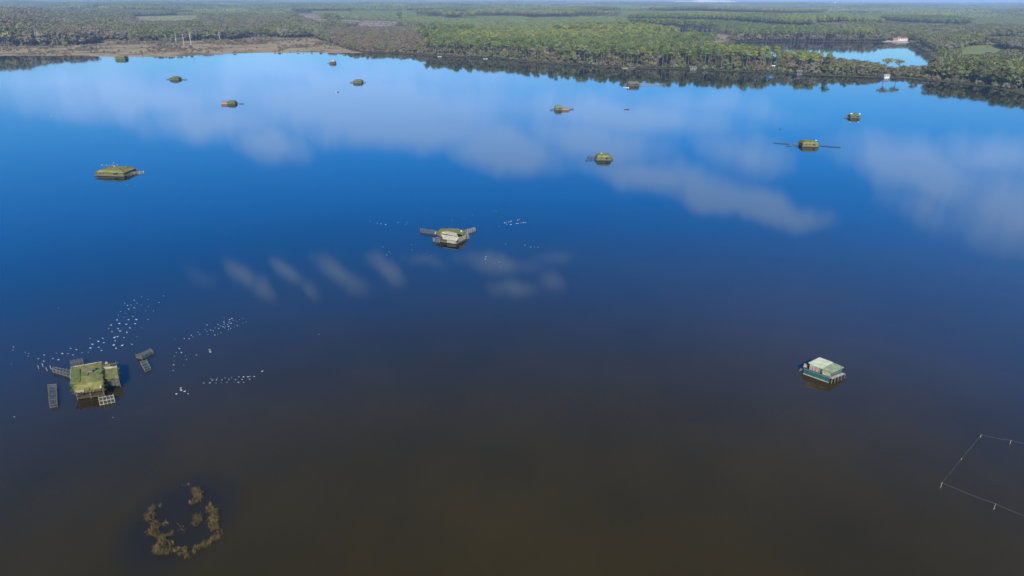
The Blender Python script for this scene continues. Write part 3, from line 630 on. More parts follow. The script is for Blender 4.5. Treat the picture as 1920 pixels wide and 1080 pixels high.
# the large mossy hide, lower left
c1 = lambda x, y, z=0.0: P(60 + x / 7.2, 640 + y / 7.2, z)
base = c1(760, 640); h1 = thing('duck_hide', (base.x, base.y, 0), 'large moss-roofed duck hide with a square side cabin, biggest on the lake', 'duck hide')
ZT = 2.4
TL, TR, MR, ML = c1(532, 352, ZT - 0.15), c1(942, 278, ZT - 0.15), c1(957, 545, ZT), c1(526, 572, ZT)
CL = c1(735, 462, ZT + 0.22)
rf = MB(); rf.slab([ML, MR, CL.lerp(MR, 0.02), CL], 0.10) if False else None
rf.add([TL, TR, MR, ML, CL] + [v - Vector((0, 0, 0.14)) for v in (TL, TR, MR, ML)], [(1, 0, 4), (2, 1, 4), (3, 2, 4), (0, 3, 4), (0, 1, 6, 5), (1, 2, 7, 6), (2, 3, 8, 7), (3, 0, 5, 8), (5, 6, 7, 8)])
rf.build('roof', M['moss'], h1)
BL, BR = c1(582, 700, 1.55), c1(968, 652, 1.55)
ML2, MR2 = c1(528, 590, ZT - 0.2), c1(960, 548, ZT - 0.12)
MB().slab([ML2, c1(560, 640, 1.95), BL, BR, MR2][::-1], 0.12).build('front_canopy', M['moss'], h1)
MB().slab([lerp(BL, BR, 0.0) + Vector((0, 0, .02)), lerp(BL, BR, .32) + Vector((0, 0, .02)), c1(700, 655, 1.85), c1(585, 675, 1.85)][::-1], 0.07).build('eave_board', M['pinkwood'], h1)
MB().slab([c1(548, 385, ZT + .22), c1(640, 372, ZT + .25), c1(655, 520, ZT + .2), c1(640, 545, ZT + .18), c1(552, 550, ZT + .1)][::-1], 0.12).build('moss_mat', M['mossdark'], h1)
MB().slab([c1(656, 432, ZT + .28), c1(760, 425, ZT + .3), c1(752, 462, ZT + .3), c1(656, 470, ZT + .26)][::-1], 0.08).build('moss_mat', M['mossdark'], h1)
q = c1(786, 400, ZT + .35); MB().box(q, (0.8, 0.45, 0.25), .2).build('roof_hatch', M['net'], h1)
q = c1(840, 372, ZT + .3); MB().box(q, (0.5, 0.5, 0.22), .2).build('roof_hatch', M['mossdark'], h1)
q = c1(930, 614, 1.95); MB().box(q, (0.28, 0.28, 0.4), .2).build('lamp_box', M['palewood'], h1)
MB().box(c1(912, 425, ZT + .1), (0.5, 1.3, 0.08), .1).build('green_sheet', M['mossgreen'], h1)
et = MB(); et.tube(TL + Vector((0, 0, .05)), TR + Vector((0, 0, .05)), 0.07); et.build('edge_pole', M['palewood'], h1)
et = MB(); et.tube(TL + Vector((0, 0, .05)), ML + Vector((0, 0, .05)), 0.06); et.build('edge_pole', M['palewood'], h1)
for t in (0.05, .2, .35, .5, .7): MB().tube(lerp(TL, ML, t) - Vector((0, 0, .1)), lerp(TL, ML, t) + Vector((0, 0, .35 + .3 * t)), 0.05).build('stake', M['palewood'], h1)
ins = inset([TL, TR, MR, ML], 0.35)
for a, b in ((0, 1), (1, 2), (2, 3), (3, 0)): MB().wall(ins[a], ins[b], 0.25, 2.1).build('wall', M['darkwood'], h1)
dk = inset([TL, TR, BR, BL], 0.2); MB().slab([Vector((v.x, v.y, 0.45)) for v in dk][::-1], 0.2).build('deck', M['darkwood'], h1)
for a in (TL, TR, lerp(TR, BR, .5), BR, lerp(BL, BR, .5), BL, lerp(BL, TL, .5)):
    v = a + (CL - a) * 0.06; MB().tube((v.x, v.y, -0.8), (v.x, v.y, (2.0 if a not in (BL, BR) else 1.5)), 0.09).build('piling', M['wood'], h1)
rp = [c1(690, 742), c1(878, 708), c1(885, 655), c1(700, 685)]; pen_parts(h1, rp, 0.95, 4, 1, 1, 'palewood', 'net', pitch=0.3)
# the side cabin
AZ = 2.0
a1, a2, a3, a4 = c1(982, 318, AZ), c1(1132, 292, AZ), c1(1172, 488, AZ), c1(985, 502, AZ)
MB().slab([a1, a2, a3, a4][::-1], 0.14).build('cabin_roof', M['moss'], h1)
MB().slab([c1(985, 345, AZ + .15), c1(1140, 322, AZ + .15), c1(1146, 345, AZ + .06), c1(990, 372, AZ + .06)][::-1], 0.08).build('roof_board', M['palewood'], h1)
q = c1(1092, 322, AZ + .3); MB().box(q, (0.8, 0.3, 0.22), .15).build('roof_hatch', M['dark'], h1)
ai = inset([a1, a2, a3, a4], 0.2)
for a, b in ((0, 1), (1, 2), (2, 3), (3, 0)): MB().wall(ai[a], ai[b], 0.2, AZ - 0.1).build('cabin_wall', M['darkwood'], h1)
slats(h1, c1(985, 512, AZ), c1(1176, 500, AZ), 0.5, AZ - 0.1, 11, 'wood', w=0.11)
for a in ai: MB().tube((a.x, a.y, -.8), (a.x, a.y, .4), .09).build('piling', M['wood'], h1)
for (x, y, z) in ((1005, 290, 2.2), (975, 350, 2.1), (965, 385, 1.9)): MB().box(c1(x, y, z), (0.4, 0.3, 0.3), .3).build('crate', M['palewood'], h1)
# pens and stakes round it
c1p = lambda L: [(60 + x / 7.2, 640 + y / 7.2) for x, y in L]
pen(c1p([(285, 420), (515, 490), (525, 440), (300, 395)]), 0.8, 5, 'long netted pen reaching left from the large mossy hide')
pen(c1p([(535, 345), (700, 315), (690, 290), (528, 322)]), 0.9, 3, 'low netted pen behind the back edge of the large mossy hide')
pen(c1p([(225, 625), (248, 900), (350, 885), (340, 618)]), 0.6, 4, 'long netted pen standing alone to the left of the large mossy hide')
pen(c1p([(922, 865), (1122, 825), (1110, 785), (915, 820)]), 0.85, 4, 'short pen with white-topped posts in front of the side cabin', wood='palewood')
pen(c1p([(1410, 225), (1490, 245), (1640, 165), (1600, 140)]), 0.6, 4, 'upper of two netted pens right of the large mossy hide', net='netgreen')
pen(c1p([(1470, 310), (1530, 415), (1605, 385), (1555, 290)]), 0.6, 3, 'lower of two netted pens right of the large mossy hide', net='netgreen')
for i, (x, y) in enumerate([(95, 372), (153, 345), (207, 400), (258, 372), (285, 410)]):
    p = c1(x, y); o = MB().tube((p.x, p.y, -0.5), (p.x - .05, p.y, 0.75), 0.05).build('stake', M['palewood'])
    tag(o, 'thin pale stake in the short row left of the large mossy hide', 'stake', 'stakes left of the large mossy hide')

brush(h1, [TL, TR, MR, c1(968, 652, 1.55), c1(582, 700, 1.55), ML], 90, .12, .25, 'mossdark'); brush(h1, [BL, BR], 40, .15, .5, 'reed'); brush(h1, [a1, a2, a3, a4], 40, .12, .25, 'mossdark')
# the hide with the pale sheet roof, right
c2 = lambda x, y, z=0.0: P(1470 + x / 12.0, 650 + y / 12.0, z)
base = c2(850, 700); h2 = thing('duck_hide', (base.x, base.y, 0), 'duck hide with pale green sheet roof and teal front, alone on the right', 'duck hide')
r1, r2, r3, r4 = c2(553, 358, 2.55), c2(800, 236, 2.55), c2(1110, 352, 2.3), c2(860, 484, 2.3)
MB().slab([r1, r2, r3, r4][::-1], 0.14).build('roof', M['whiteroof'], h2)
g2, g3 = c2(1352, 462, 1.95), c2(1070, 592, 1.95)
MB().slab([c2(1112, 354, 2.24), g2, g3, c2(862, 488, 2.24)][::-1], 0.1).build('side_roof', M['greenroof'], h2)
DZ = 0.95
A_, B_, C_ = c2(455, 505, DZ), c2(1085, 725, DZ), c2(1378, 612, DZ); D_ = A_ + C_ - B_
MB().slab([A_, B_, C_, D_], 0.12).build('deck', M['wood'], h2)
Ft = lerp(A_, B_, 0.92)
nrm = (B_ - A_).cross(Vector((0, 0, 1))).normalized() * 0.08
MB().wall(A_ + nrm, Ft + nrm, 0.02, DZ + 0.3, th=0.06).build('front_tarpaulin', M['teal'], h2)
MB().wall(lerp(A_, B_, 0.0), lerp(A_, D_, 0.3), 0.1, DZ + 0.05, th=0.06).build('side_tarpaulin', M['teal'], h2)
mm = MB()
for t in (0.01, 0.18, 0.5, 0.68, 0.92):
    v = lerp(A_, B_, t) + nrm * 1.8; mm.tube((v.x, v.y, -0.3), (v.x, v.y, DZ + 0.15), 0.045)
mm.build('front_batten', M['tealwall'], h2)
MB().tube(lerp(A_, B_, 0) + nrm * 2 - Vector((0, 0, .88)), Ft + nrm * 2 - Vector((0, 0, .88)), 0.05).build('bottom_rail', M['whiteroof'], h2)
MB().tube(lerp(A_, B_, 0) + nrm * 1.5 + Vector((0, 0, .08)), B_ + nrm * 1.5 + Vector((0, 0, .08)), 0.05).build('top_rail', M['net'], h2)
for t in (0.0, .2, .45, .7, 1.0): 
    v = lerp(A_, B_, t); MB().tube((v.x, v.y, -.8), (v.x, v.y, DZ), .09).build('piling', M['wood'], h2)
for t in (.25, .5, .75, 1.0):
    v = lerp(B_, C_, t); MB().tube((v.x, v.y, -.8), (v.x, v.y, DZ + .02), .08).build('piling', M['wood'], h2)
MB().slab([lerp(B_, C_, 0) + Vector((0, 0, .06)), lerp(B_, C_, 1) + Vector((0, 0, .06)), lerp(B_, C_, 1) + (A_ - B_) * 0.1 + Vector((0, 0, .06)), (A_ - B_) * 0.1 + B_ + Vector((0, 0, .06))], .07).build('platform', M['palewood'], h2)
cab = [lerp(r1, r3, .05), r2, lerp(g2, r3, .12), g3, r4]
v1, v4, v3 = inset([r1, r2, g2, g3], 0.35)[0], inset([r1, r2, g2, g3], 0.35)[3], inset([r1, r2, g2, g3], 0.3)[2]; v2 = inset([r1, r2, g2, g3], 0.35)[1]
fm_ = lerp(v1, v4, .52)
MB().wall(v1, fm_, DZ, 1.95).build('front_wall', M['pinkwood'], h2)
MB().wall(fm_, v4, DZ, 2.1, 1.8).build('front_wall', M['greenroof'], h2)
MB().wall(v4, v3, DZ, 1.82).build('side_wall', M['tealwall'], h2)
MB().wall(v3, v2, DZ, 1.82, 2.4).build('back_wall', M['greenroof'], h2); MB().wall(v2, v1, DZ, 2.4).build('side_wall', M['pinkwood'], h2)
fn = (v4 - v1).cross(Vector((0, 0, 1))).normalized() * 0.09; 
for s_ in (-1,):
    d = lerp(v1, v4, .53) + fn, lerp(v1, v4, .62) + fn; MB().wall(d[0], d[1], DZ + .02, 1.95, th=.05).build('door', M['dark'], h2)
MB().wall(lerp(v1, v4, .0) + fn, lerp(v1, v4, .5) + fn, 2.0, 2.22, th=.05).build('beam', M['palewood'], h2)
for t in (.02, .2, .34, .5): 
    v = lerp(v1, v4, t) + fn * 2; MB().tube((v.x, v.y, DZ), (v.x, v.y, 2.3), .05).build('roof_post', M['palewood'], h2)
q = c2(950, 640, DZ + .25); MB().box(q, (1.3, .5, .45), math.atan2((B_ - A_).y, (B_ - A_).x)).build('white_box', M['palewood'], h2)
for t in (.66, .78, .9): 
    v = lerp(v1, v4, t) + fn * 1.4; MB().box((v.x, v.y, 1.6), (.7, .06, .08), math.atan2((B_ - A_).y, (B_ - A_).x)).build('slat', M['palewood'], h2)
MB().slab([c2(432, 450, 1.3), c2(540, 470, 1.0), c2(545, 415, 1.3), c2(462, 372, 1.9)], .08).build('ramp', M['pinkwood'], h2)
lx = MB(); a, b = c2(325, 552), c2(405, 505, .9)
for dx in (0, .6): lx.tube((a.x + dx, a.y, -.2), (b.x + dx * .8, b.y + .4, .9), .05)
for t in (.2, .4, .6, .8): 
    v = lerp(a, b, t); lx.tube((v.x, v.y + .2 * t, .9 * t), (v.x + .5, v.y + .2 * t, .9 * t), .035)
lx.build('ladder', M['net'], h2)

# the pale-fronted hide in the middle
c3 = lambda x, y, z=0.0: P(760 + x / 12.0, 400 + y / 12.0, z)
base = c3(980, 640); h3 = thing('duck_hide', (base.x, base.y, 0), 'long-armed duck hide with cream plank front in the middle of the lake', 'duck hide')
MB().slab([c3(690, 440, 1.9), c3(850, 560, 1.3), c3(880, 420, 2.1), c3(950, 345, 2.2), c3(800, 345, 2.1)], .14).build('roof', M['moss'], h3)
MB().slab([c3(905, 405, 2.35), c3(1155, 445, 2.35), c3(1310, 480, 1.6), c3(1318, 400, 1.9), c3(1190, 355, 2.3), c3(955, 340, 2.4)], .14).build('roof', M['moss'], h3)
MB().slab([c3(815, 440, 2.1), c3(1190, 520, 2.1), c3(1150, 445, 2.45), c3(930, 398, 2.45), c3(815, 410, 2.35)], .10).build('plank_roof', M['palewood'], h3)
MB().slab([c3(800, 470, 2.0), c3(1000, 500, 2.02), c3(1215, 540, 2.0), c3(1155, 620, 1.3), c3(850, 575, 1.25)][::-1], .08).build('plank_front', M['palewood'], h3)
w_ = [c3(780, 640), c3(1165, 690), c3(1330, 610), c3(1290, 520), c3(800, 470)]
for i in range(5): MB().wall(w_[i], w_[(i + 1) % 5], 0.1, 1.6).build('wall', M['darkwood'], h3)
MB().slab([Vector((v.x, v.y, .3)) for v in inset(w_, -.25)][::-1], .2).build('deck', M['wood'], h3)
nn = (w_[1] - w_[0]).cross(Vector((0, 0, 1))).normalized() * .35
slats(h3, lerp(w_[0], w_[1], .45) + nn, lerp(w_[0], w_[1], .98) + nn, .15, 1.1, 12, 'palewood', w=.2)
slats(h3, w_[1] + Vector((.4, 0, 0)), w_[2] + Vector((.5, 0, 0)), .6, 2.0, 12, 'palewood', w=.14, part='side_stakes')
for v in w_: MB().tube((v.x, v.y, -.8), (v.x, v.y, 1.6), .1).build('piling', M['wood'], h3)
MB().box(c3(685, 440, 1.5), (.6, .5, .5), .3).build('white_box', M['white'], h3); MB().box(c3(1258, 402, 2.1), (.4, .4, .3), .3).build('roof_box', M['white'], h3)
MB().box(c3(640, 590, .6), (.5, .6, 1.1), .3).build('side_screen', M['net'], h3)
pen_parts(h3, [c3(335, 430), c3(690, 480), c3(700, 455), c3(345, 408)], 0.9, 8, 1, 1, 'wood', 'net', pitch=.3)
pen_parts(h3, [c3(1330, 480), c3(1575, 400), c3(1560, 378), c3(1320, 455)], 0.9, 6, 1, 1, 'palewood', 'net', pitch=.3)
pen_parts(h3, [c3(1340, 600), c3(1430, 560), c3(1400, 500), c3(1330, 520)], 0.8, 3, 1, 1, 'palewood', 'net', pitch=.35)
pen_parts(h3, [c3(690, 640), c3(770, 660), c3(780, 600), c3(690, 585)], 0.6, 2, 1, 1, 'pinkwood', 'net', pitch=.35)

# smaller hides further out: low mossy cabins with sloping skirts on a raft
def small_hide(px, py, w, d, h, rz, label, roof='moss', wall='darkwood', arms=(), top=0.6, annex=None, box=None, skirt=True, slot=0.3):
    """w, d: raft size; the raft's near edge stands on pixel px, py"""
    b = P(px, py); b = b + Vector((0, d / 2, 0)); r = thing('duck_hide', (b.x, b.y, 0), label, 'duck hide', None)
    cs, sn = math.cos(rz), math.sin(rz)
    T = lambda x, y, z: Vector((b.x + x * cs - y * sn, b.y + x * sn + y * cs, z))
    MB().slab([T(x, y, .35) for x, y in ((-w/2, -d/2), (w/2, -d/2), (w/2, d/2), (-w/2, d/2))], .2).build('deck', M['wood'], r)
    ww, dd = w / 2 * .88, d / 2 * .86
    cn = [(-ww, -dd), (ww, -dd), (ww, dd), (-ww, dd)]
    zw = h * 0.62
    for i in range(4):
        p, q = T(*cn[i], 0), T(*cn[(i + 1) % 4], 0); MB().wall(p, q, .12, zw).build('wall', M[wall], r)
    tw, td = ww * top, dd * top
    V = [T(x * 1.08, y * 1.08, zw - .05) for x, y in cn] + [T(x, y, h) for x, y in ((-tw, -td), (tw, -td), (tw, td), (-tw, td))]
    MB().add(V, [(0, 1, 5, 4), (1, 2, 6, 5), (2, 3, 7, 6), (3, 0, 4, 7), (4, 5, 6, 7), (3, 2, 1, 0)]).build('roof', M[roof], r)
    p, q = T(-ww * .1, -dd - .06, 0), T(ww * .8, -dd - .06, 0)
    slats(r, T(-ww * .9, -dd - .12, 0), T(ww * .1, -dd - .12, 0), .15, zw - .1, 8, 'wood', w=.16)
    MB().wall(T(ww * .25, -dd - .1, 0), T(ww * .6, -dd - .1, 0), zw - .75, zw - .25, th=.06).build('opening', M['dark'], r)
    for x, y in cn: v = T(x * 1.1, y * 1.1, 0); MB().tube((v.x, v.y, -.7), (v.x, v.y, zw * .8), .09).build('piling', M['wood'], r)
    brush(r, V[:4], int(10 * w), .25, .6, 'reed'); brush(r, V[4:], int(7 * w), .4, .45, 'mossdark')
    if annex:
        ax, aw, ah, am = annex; c = T(ax, 0, 0)
        MB().box((c.x, c.y, ah / 2 + .1), (aw, d * .7, ah), rz).build('side_room', M[am], r)
        MB().box((c.x, c.y, ah + .18), (aw * 1.1, d * .8, .14), rz).build('side_roof', M[am], r)
    if box:
        for (bx, by, bs, bm) in box: MB().box(T(bx, by, h + bs * .3), (bs * 1.6, bs, bs * .7), rz).build('roof_box', M[bm], r)
    for (x0, y0, x1, y1, aw, ah, mt_) in arms:
        p, q = T(x0, y0, 0), T(x1, y1, 0); nn = (q - p).cross(Vector((0, 0, 1))).normalized() * aw / 2
        pen_parts(r, [p - nn, q - nn, q + nn, p + nn], ah, max(2, int((q - p).length / 1.6)), 1, 1, mt_, 'net' if mt_ != 'darkwood' else 'netgreen', pitch=.4)
    return r
# hide on the left, mid-distance
brush(h3, [c3(690, 440, 1.9), c3(800, 345, 2.1), c3(950, 345, 2.3), c3(1190, 355, 2.3), c3(1318, 400, 1.9), c3(1310, 480, 1.6)], 90, .3, .5, 'mossdark'); brush(h3, [c3(850, 560, 1.3), c3(690, 440, 1.8)], 30, .3, .6, 'reed')
h4 = small_hide(207, 331, 12.6, 9.5, 2.3, R(-6), 'wide olive-roofed duck hide on the left with gulls lined up behind it', 'moss', 'mossgreen', top=.72,
           arms=((5.5, 0, 10, 2.2, 1.2, .7, 'palewood'), (-6, 1, -9, 0.4, 1.0, .4, 'wood'), (5.5, -2.6, 7.8, -2.0, 1.8, .6, 'wood')), box=((2.4, -1.5, .6, 'mossgreen'), (-2, 2.4, .5, 'pinkwood'), (3.4, 2, .5, 'wood')))
small_hide(1132, 301.5, 6.4, 6, 2.3, R(0), 'pale olive duck hide with two dark pens on its left', 'moss', 'mossgreen', top=.8,
           arms=((-3.3, -1.2, -7.6, -2.4, 1.1, .4, 'darkwood'), (-3.3, 2.2, -6.2, 4.0, 1.0, .6, 'darkwood'), (3.4, -1.4, 4.3, 1.2, .7, 1.0, 'wood')), box=((-.6, 1.4, .3, 'white'),))
small_hide(1521, 276, 8.0, 7, 2.4, R(-4), 'bright olive duck hide with long thin booms to both sides', 'moss', 'moss', top=.82,
           arms=((-4.3, 1, -6.4, 2, 1.2, .7, 'wood'), (-8, 3, -15.0, 5.0, .4, .22, 'darkwood'), (5, 0, 14, -3.2, .5, .22, 'darkwood'), (-8.5, -.6, -10.4, -1.4, 1.0, .35, 'wood')), box=((3.4, .6, .4, 'white'), (-2.6, 2.2, .4, 'wood')))
small_hide(1604, 222, 6.2, 5, 2.2, R(0), 'small grey-green duck hide with bright white ends, farthest right', 'mossgreen', 'mossdark', top=.6,
           arms=((-3.2, 0, -5.4, 0, 1.6, .6, 'net'),), box=((-2.2, -.6, .6, 'white'), (2.8, -.6, .6, 'white'), (1.1, 1, .6, 'mossgreen'), (-.9, 1.3, .4, 'white')))
small_hide(1047, 207, 4.6, 5, 2.6, R(3), 'olive duck hide with a low brown side room on its right', 'moss', 'mossdark', top=.7,
           annex=(4.5, 4.6, 1.1, 'pinkwood'), arms=((-2.6, -.6, -5, -1.4, 1.0, .6, 'darkwood'), (7, 0, 9.8, 1.6, .8, .5, 'darkwood')))
small_hide(670, 156, 7.6, 7, 2.5, R(-3), 'green duck hide with a brown-green roof, near the far middle', 'mossgreen', 'mossgreen', top=.62, arms=((4, 0, 6, .8, .8, .6, 'wood'), (-4, 0, -6.5, -.8, 1.4, .7, 'darkwood')))
small_hide(433, 196, 5.4, 5, 2.2, R(0), 'duck hide with reddish left half and green right half', 'mossgreen', 'mossdark', top=.6,
           annex=(-4.6, 4.2, 1.4, 'pinkwood'), arms=((4.6, 0, 7.4, 0, .8, .25, 'darkwood'),))
small_hide(326, 150, 8.2, 7, 2.5, R(0), 'dark green duck hide with low dark floats left and right', 'mossdark', 'mossdark', top=.55,
           arms=((-4.6, 0, -7.6, 0, 1.4, .5, 'darkwood'), (4.6, 0, 9.6, -1.6, 2, .6, 'darkwood')), box=((-1.6, -2, .8, 'palewood'), (.8, -2, .7, 'wood')))
small_hide(623, 119.5, 6.2, 6, 3.0, R(0), 'small brick-brown duck hide with a pale roof off the far shore', 'pinkwood', 'darkwood', top=.5, box=((-.6, 0, 1.0, 'palewood'), (.9, -1, .7, 'white')), arms=((-3.4, 0, -5.6, 0, 1.4, .5, 'darkwood'),))
small_hide(224, 111.5, 11.5, 10, 3.6, R(3), 'grass-green duck hide moored against the far marsh', 'mossgreen', 'mossgreen', top=.85, annex=None)
# low frame hide off the wooded shore, with its ring of old reeds and a boat
hb = small_hide(1188, 161.5, 10, 7, 3.2, R(0), 'open-framed grey duck hide in front of the wooded shore', 'wood', 'darkwood', top=.9, arms=((-5.5, -1, -9, 0, 2, .8, 'darkwood'), (5.3, 1, 7.5, 2, 1.4, 1.4, 'palewood')))
p = P(1225, 160); fr = thing('floating_frame', (p.x, p.y, 0), 'low pale floating frame to the right of the open-framed hide', 'frame')
pen_parts(fr, [(p.x - 10, p.y - 3), (p.x + 10, p.y - 1), (p.x + 12, p.y + 9), (p.x - 12, p.y + 7)], .7, 6, 1, 1, 'palewood', 'netgreen', pitch=.9)

def boat(px, py, L, rz, label, m='white', group=None):
    p = P(px, py); r = thing('rowing_boat', (p.x, p.y, 0), label, 'boat', group); cs, sn = math.cos(rz), math.sin(rz)
    T = lambda x, y, z: (p.x + x * cs - y * sn, p.y + x * sn + y * cs, z)
    prof = [(-.5, .36, .42), (-.25, .45, .40), (.1, .45, .42), (.35, .28, .5), (.5, .02, .62)]
    V = []; Fs = []
    for (t, wd, z) in prof: V += [T(t * L, -wd * L * .32, z), T(t * L, -wd * L * .2, -.05), T(t * L, wd * L * .2, -.05), T(t * L, wd * L * .32, z)]
    for i in range(4):
        for j in range(3): a = i * 4 + j; Fs += [(a, a + 1, a + 5, a + 4)]
    Fs += [(0, 3, 2, 1)]
    hull = MB().add(V, Fs); hull.build('hull', M[m], r)
    th = MB()
    for t in (-.25, .1): th.box(T(t * L, 0, .33), (.3, L * .24, .05), rz)
    th.build('bench', M['wood'], r)
    gw = MB()
    for i in range(4):
        for k in (0, 3): gw.tube(V[i * 4 + k], V[i * 4 + 4 + k], .05)
    gw.build('gunwale', M['palewood'], r)
    return r
boat(1174, 164.6, 4.5, R(-15), 'white boat moored in front of the open-framed hide')
boat(633, 172.5, 3.6, R(70), 'lone small white boat below the far brown hide')
boat(824, 106.5, 4.5, R(10), 'white boat drawn up at the left end of the far wooded shore')
boat(910, 110.5, 5, R(5), 'white boat on the far wooded shore below the pines')
boat(1172, 128.8, 5, R(5), 'pale pinkish boat by the jetty on the far wooded shore', 'palewood')
boat(1175, 205, 3.6, R(20), 'tiny dark dinghy right of the hide with the brown side room', 'wood')

# ------------------------------------------------------------------ fence of stakes and line, lower right
fp = [(1763, 915, 1.0), (1863, 955, 1.0), (1952, 990, 1.0), (2060, 1032, 1.0), (2110, 890, 1.0), (1990, 856, 1.0), (1893, 833, .8), (1838, 820, .6), (1802, 862, .35)]
b0 = P(1850, 900); fz = thing('stake_fence', (b0.x, b0.y, 0), 'square of stakes joined by a thin line, lower right corner', 'fence')
tops = []
for i, (x, y, h) in enumerate(fp):
    p = P(x, y); MB().tube((p.x, p.y, -.6), (p.x + .03, p.y, h), .04, .035, 6).build('stake', M['palewood'], fz); tops.append(Vector((p.x + .03, p.y, h - .05)))
for i in range(len(tops)):
    a, b = tops[i], tops[(i + 1) % len(tops)]; ln = MB(); pr = a
    for t in range(1, 9):
        v = lerp(a, b, t / 8) - Vector((0, 0, .12 * math.sin(math.pi * t / 8) + .02 * random.random())); ln.tube(pr, v, .010, n=4); pr = v
    ln.build('line', M['rope'], fz)

# ------------------------------------------------------------------ reed ring, lower left
c4 = lambda x, y: P(240 + x / 6.352, 890 + y / 6.352)
def reed(paths, label, dens=60, hgt=0.8, m='reed'):
    pts = [c4(*q) for q in paths]; c = sum(pts, Vector()) / len(pts); V = []; Fs = []
    segs = list(zip(pts[:-1], pts[1:])) if len(pts) > 1 else [(pts[0], pts[0])]
    for (a, b) in segs:
        L = (b - a).length; n = int(1.5 * dens * max(L, 0.5))
        for _ in range(n):
            t = random.random(); q = lerp(a, b, t) + Vector((random.gauss(0, .20), random.gauss(0, .22), 0)) - c
            if math.sin(q.x * 5.1 + q.y * 3.7) + math.sin(q.x * 2.3 - q.y * 6.1) < -0.5 + random.random() * .5: continue
            h = hgt * .75 * random.uniform(.25, 1); an = random.random() * 6.28; ln = random.uniform(.3, 1.6) * h; w = random.uniform(.02, .05)
            d = Vector((math.cos(an), math.sin(an), 0)); s = Vector((-d.y, d.x, 0)) * w; k = len(V)
            V += [q - s - Vector((0, 0, .1)), q + s - Vector((0, 0, .1)), q + d * ln * .45 + Vector((0, 0, h * .7)) + s * .8, q + d * ln * .45 + Vector((0, 0, h * .7)) - s * .8, q + d * ln * 1.1 + Vector((0, 0, h * (.9 if ln < .5 else .5)))]
            Fs += [(k, k + 1, k + 2, k + 3), (k + 3, k + 2, k + 4)]
    mb = MB(); mb.v = V; mb.f = Fs; o = mb.build('reed_clump', M[m]); o.location = c
    tag(o, label, 'reeds', 'reed clumps of the ring in the lower left')
reed([(785, 190), (840, 230), (850, 300), (770, 345)], 'thick brown reed clump at the top right of the reed ring', 150)
reed([(680, 120), (730, 118)], 'tiny reed tuft at the very top of the reed ring', 40, .5)
reed([(300, 410), (255, 480), (270, 545)], 'bushy reed clump at the upper left of the reed ring', 150)
reed([(360, 400), (405, 350)], 'small thin reed tuft above the upper left clump', 30, .5)
reed([(300, 590), (330, 620), (285, 700), (370, 720)], 'reed clump on the left side of the ring, between the two bushy ones', 150)
reed([(400, 740), (420, 800), (340, 880), (370, 930), (480, 930)], 'large brown reed clump at the lower left of the reed ring', 170)
reed([(350, 610), (440, 590), (500, 570)], 'sparse reeds reaching inward from the left of the ring', 40, .6)
reed([(480, 730), (540, 700)], 'small reed tuft just inside the lower left of the ring', 70, .6)
reed([(500, 810), (510, 860)], 'small dark reed tuft above the bottom edge of the ring', 60, .6)
reed([(600, 600), (620, 650), (665, 695)], 'few grey broken stems in the centre of the reed ring', 22, .5)
reed([(520, 930), (590, 900), (680, 895), (640, 950), (730, 975), (790, 925)], 'low reed strip along the bottom of the ring', 100, .6)
reed([(830, 880), (900, 850), (960, 830)], 'reed strip at the bottom right of the ring', 150, .8)
reed([(990, 800), (1040, 760), (1090, 745)], 'reed clump at the lower right corner of the ring', 150, .8)
reed([(960, 375), (1000, 440), (1050, 480)], 'upper part of the reeds on the right side of the ring', 130)
reed([(1000, 500), (1040, 540), (1010, 600), (1050, 650)], 'dense green-brown reeds on the right side of the ring', 180)
reed([(1060, 670), (1105, 695)], 'small tuft between the right side and lower right clump of the ring', 60, .6)
reed([(820, 500), (860, 540), (800, 605)], 'lone reed clump inside the right half of the ring', 120)

# ------------------------------------------------------------------ ducks and gulls
def duck_mesh(name, m):
    prof = [(-.34, .15, .012, .02), (-.26, .10, .07, .04), (-.14, .07, .12, .09), (0.0, .07, .14, .11), (.12, .08, .12, .10), (.19, .13, .07, .07), (.21, .20, .045, .05), (.23, .27, .05, .055), (.27, .28, .045, .045), (.34, .265, .018, .012)]
    V = []; Fs = []; n = 8
    for (x, z, ry, rz_) in prof:
        for i in range(n):
            t = 2 * math.pi * i / n; V.append((x, ry * math.cos(t), z + rz_ * math.sin(t)))
    for k in range(len(prof) - 1):
        for i in range(n): Fs.append((k * n + i, k * n + (i + 1) % n, (k + 1) * n + (i + 1) % n, (k + 1) * n + i))
    Fs += [tuple(range(n - 1, -1, -1)), tuple(range(len(V) - n, len(V)))]
    me = bpy.data.meshes.new(name); me.from_pydata(V, [], Fs); me.materials.append(m); me.shade_smooth(); return me
DM = [duck_mesh('white_duck', M['duck']), duck_mesh('grey_duck', M['duckgrey'])]
def flock(pts, org, scl, label, group, size=1.0, cat='duck', name='duck', greyp=0.25, z=0.0):
    for i, q in enumerate(pts):
        x, y = q[0], q[1]; faint = len(q) > 2
        p = P(org[0] + x / scl, org[1] + y / scl, z); o = bpy.data.objects.new(name, DM[1 if faint or random.random() < greyp else 0]); COL.objects.link(o)
        o.location = p; a = random.choice([0, math.pi]) + random.uniform(-.7, .7); o.rotation_euler = (0, 0, a)
        s = size * 0.62 * random.uniform(.65, 1.15) * (.8 if faint else 1); o.scale = (s, s, s); tag(o, label, cat, group if len(pts) > 1 else None)
A1 = (0, 540)
flock([(1700, 160), (1580, 197), (1735, 192), (1615, 222), (1660, 218), (1630, 268), (1700, 254), (1527, 300), (1708, 306, 1), (1594, 322, 1), (1497, 346, 1), (1686, 363), (1570, 375, 1)], A1, 6.75,
      'small pale duck at the thin upper end of the flock above the large mossy hide', 'ducks at the upper end of the flock', .75)
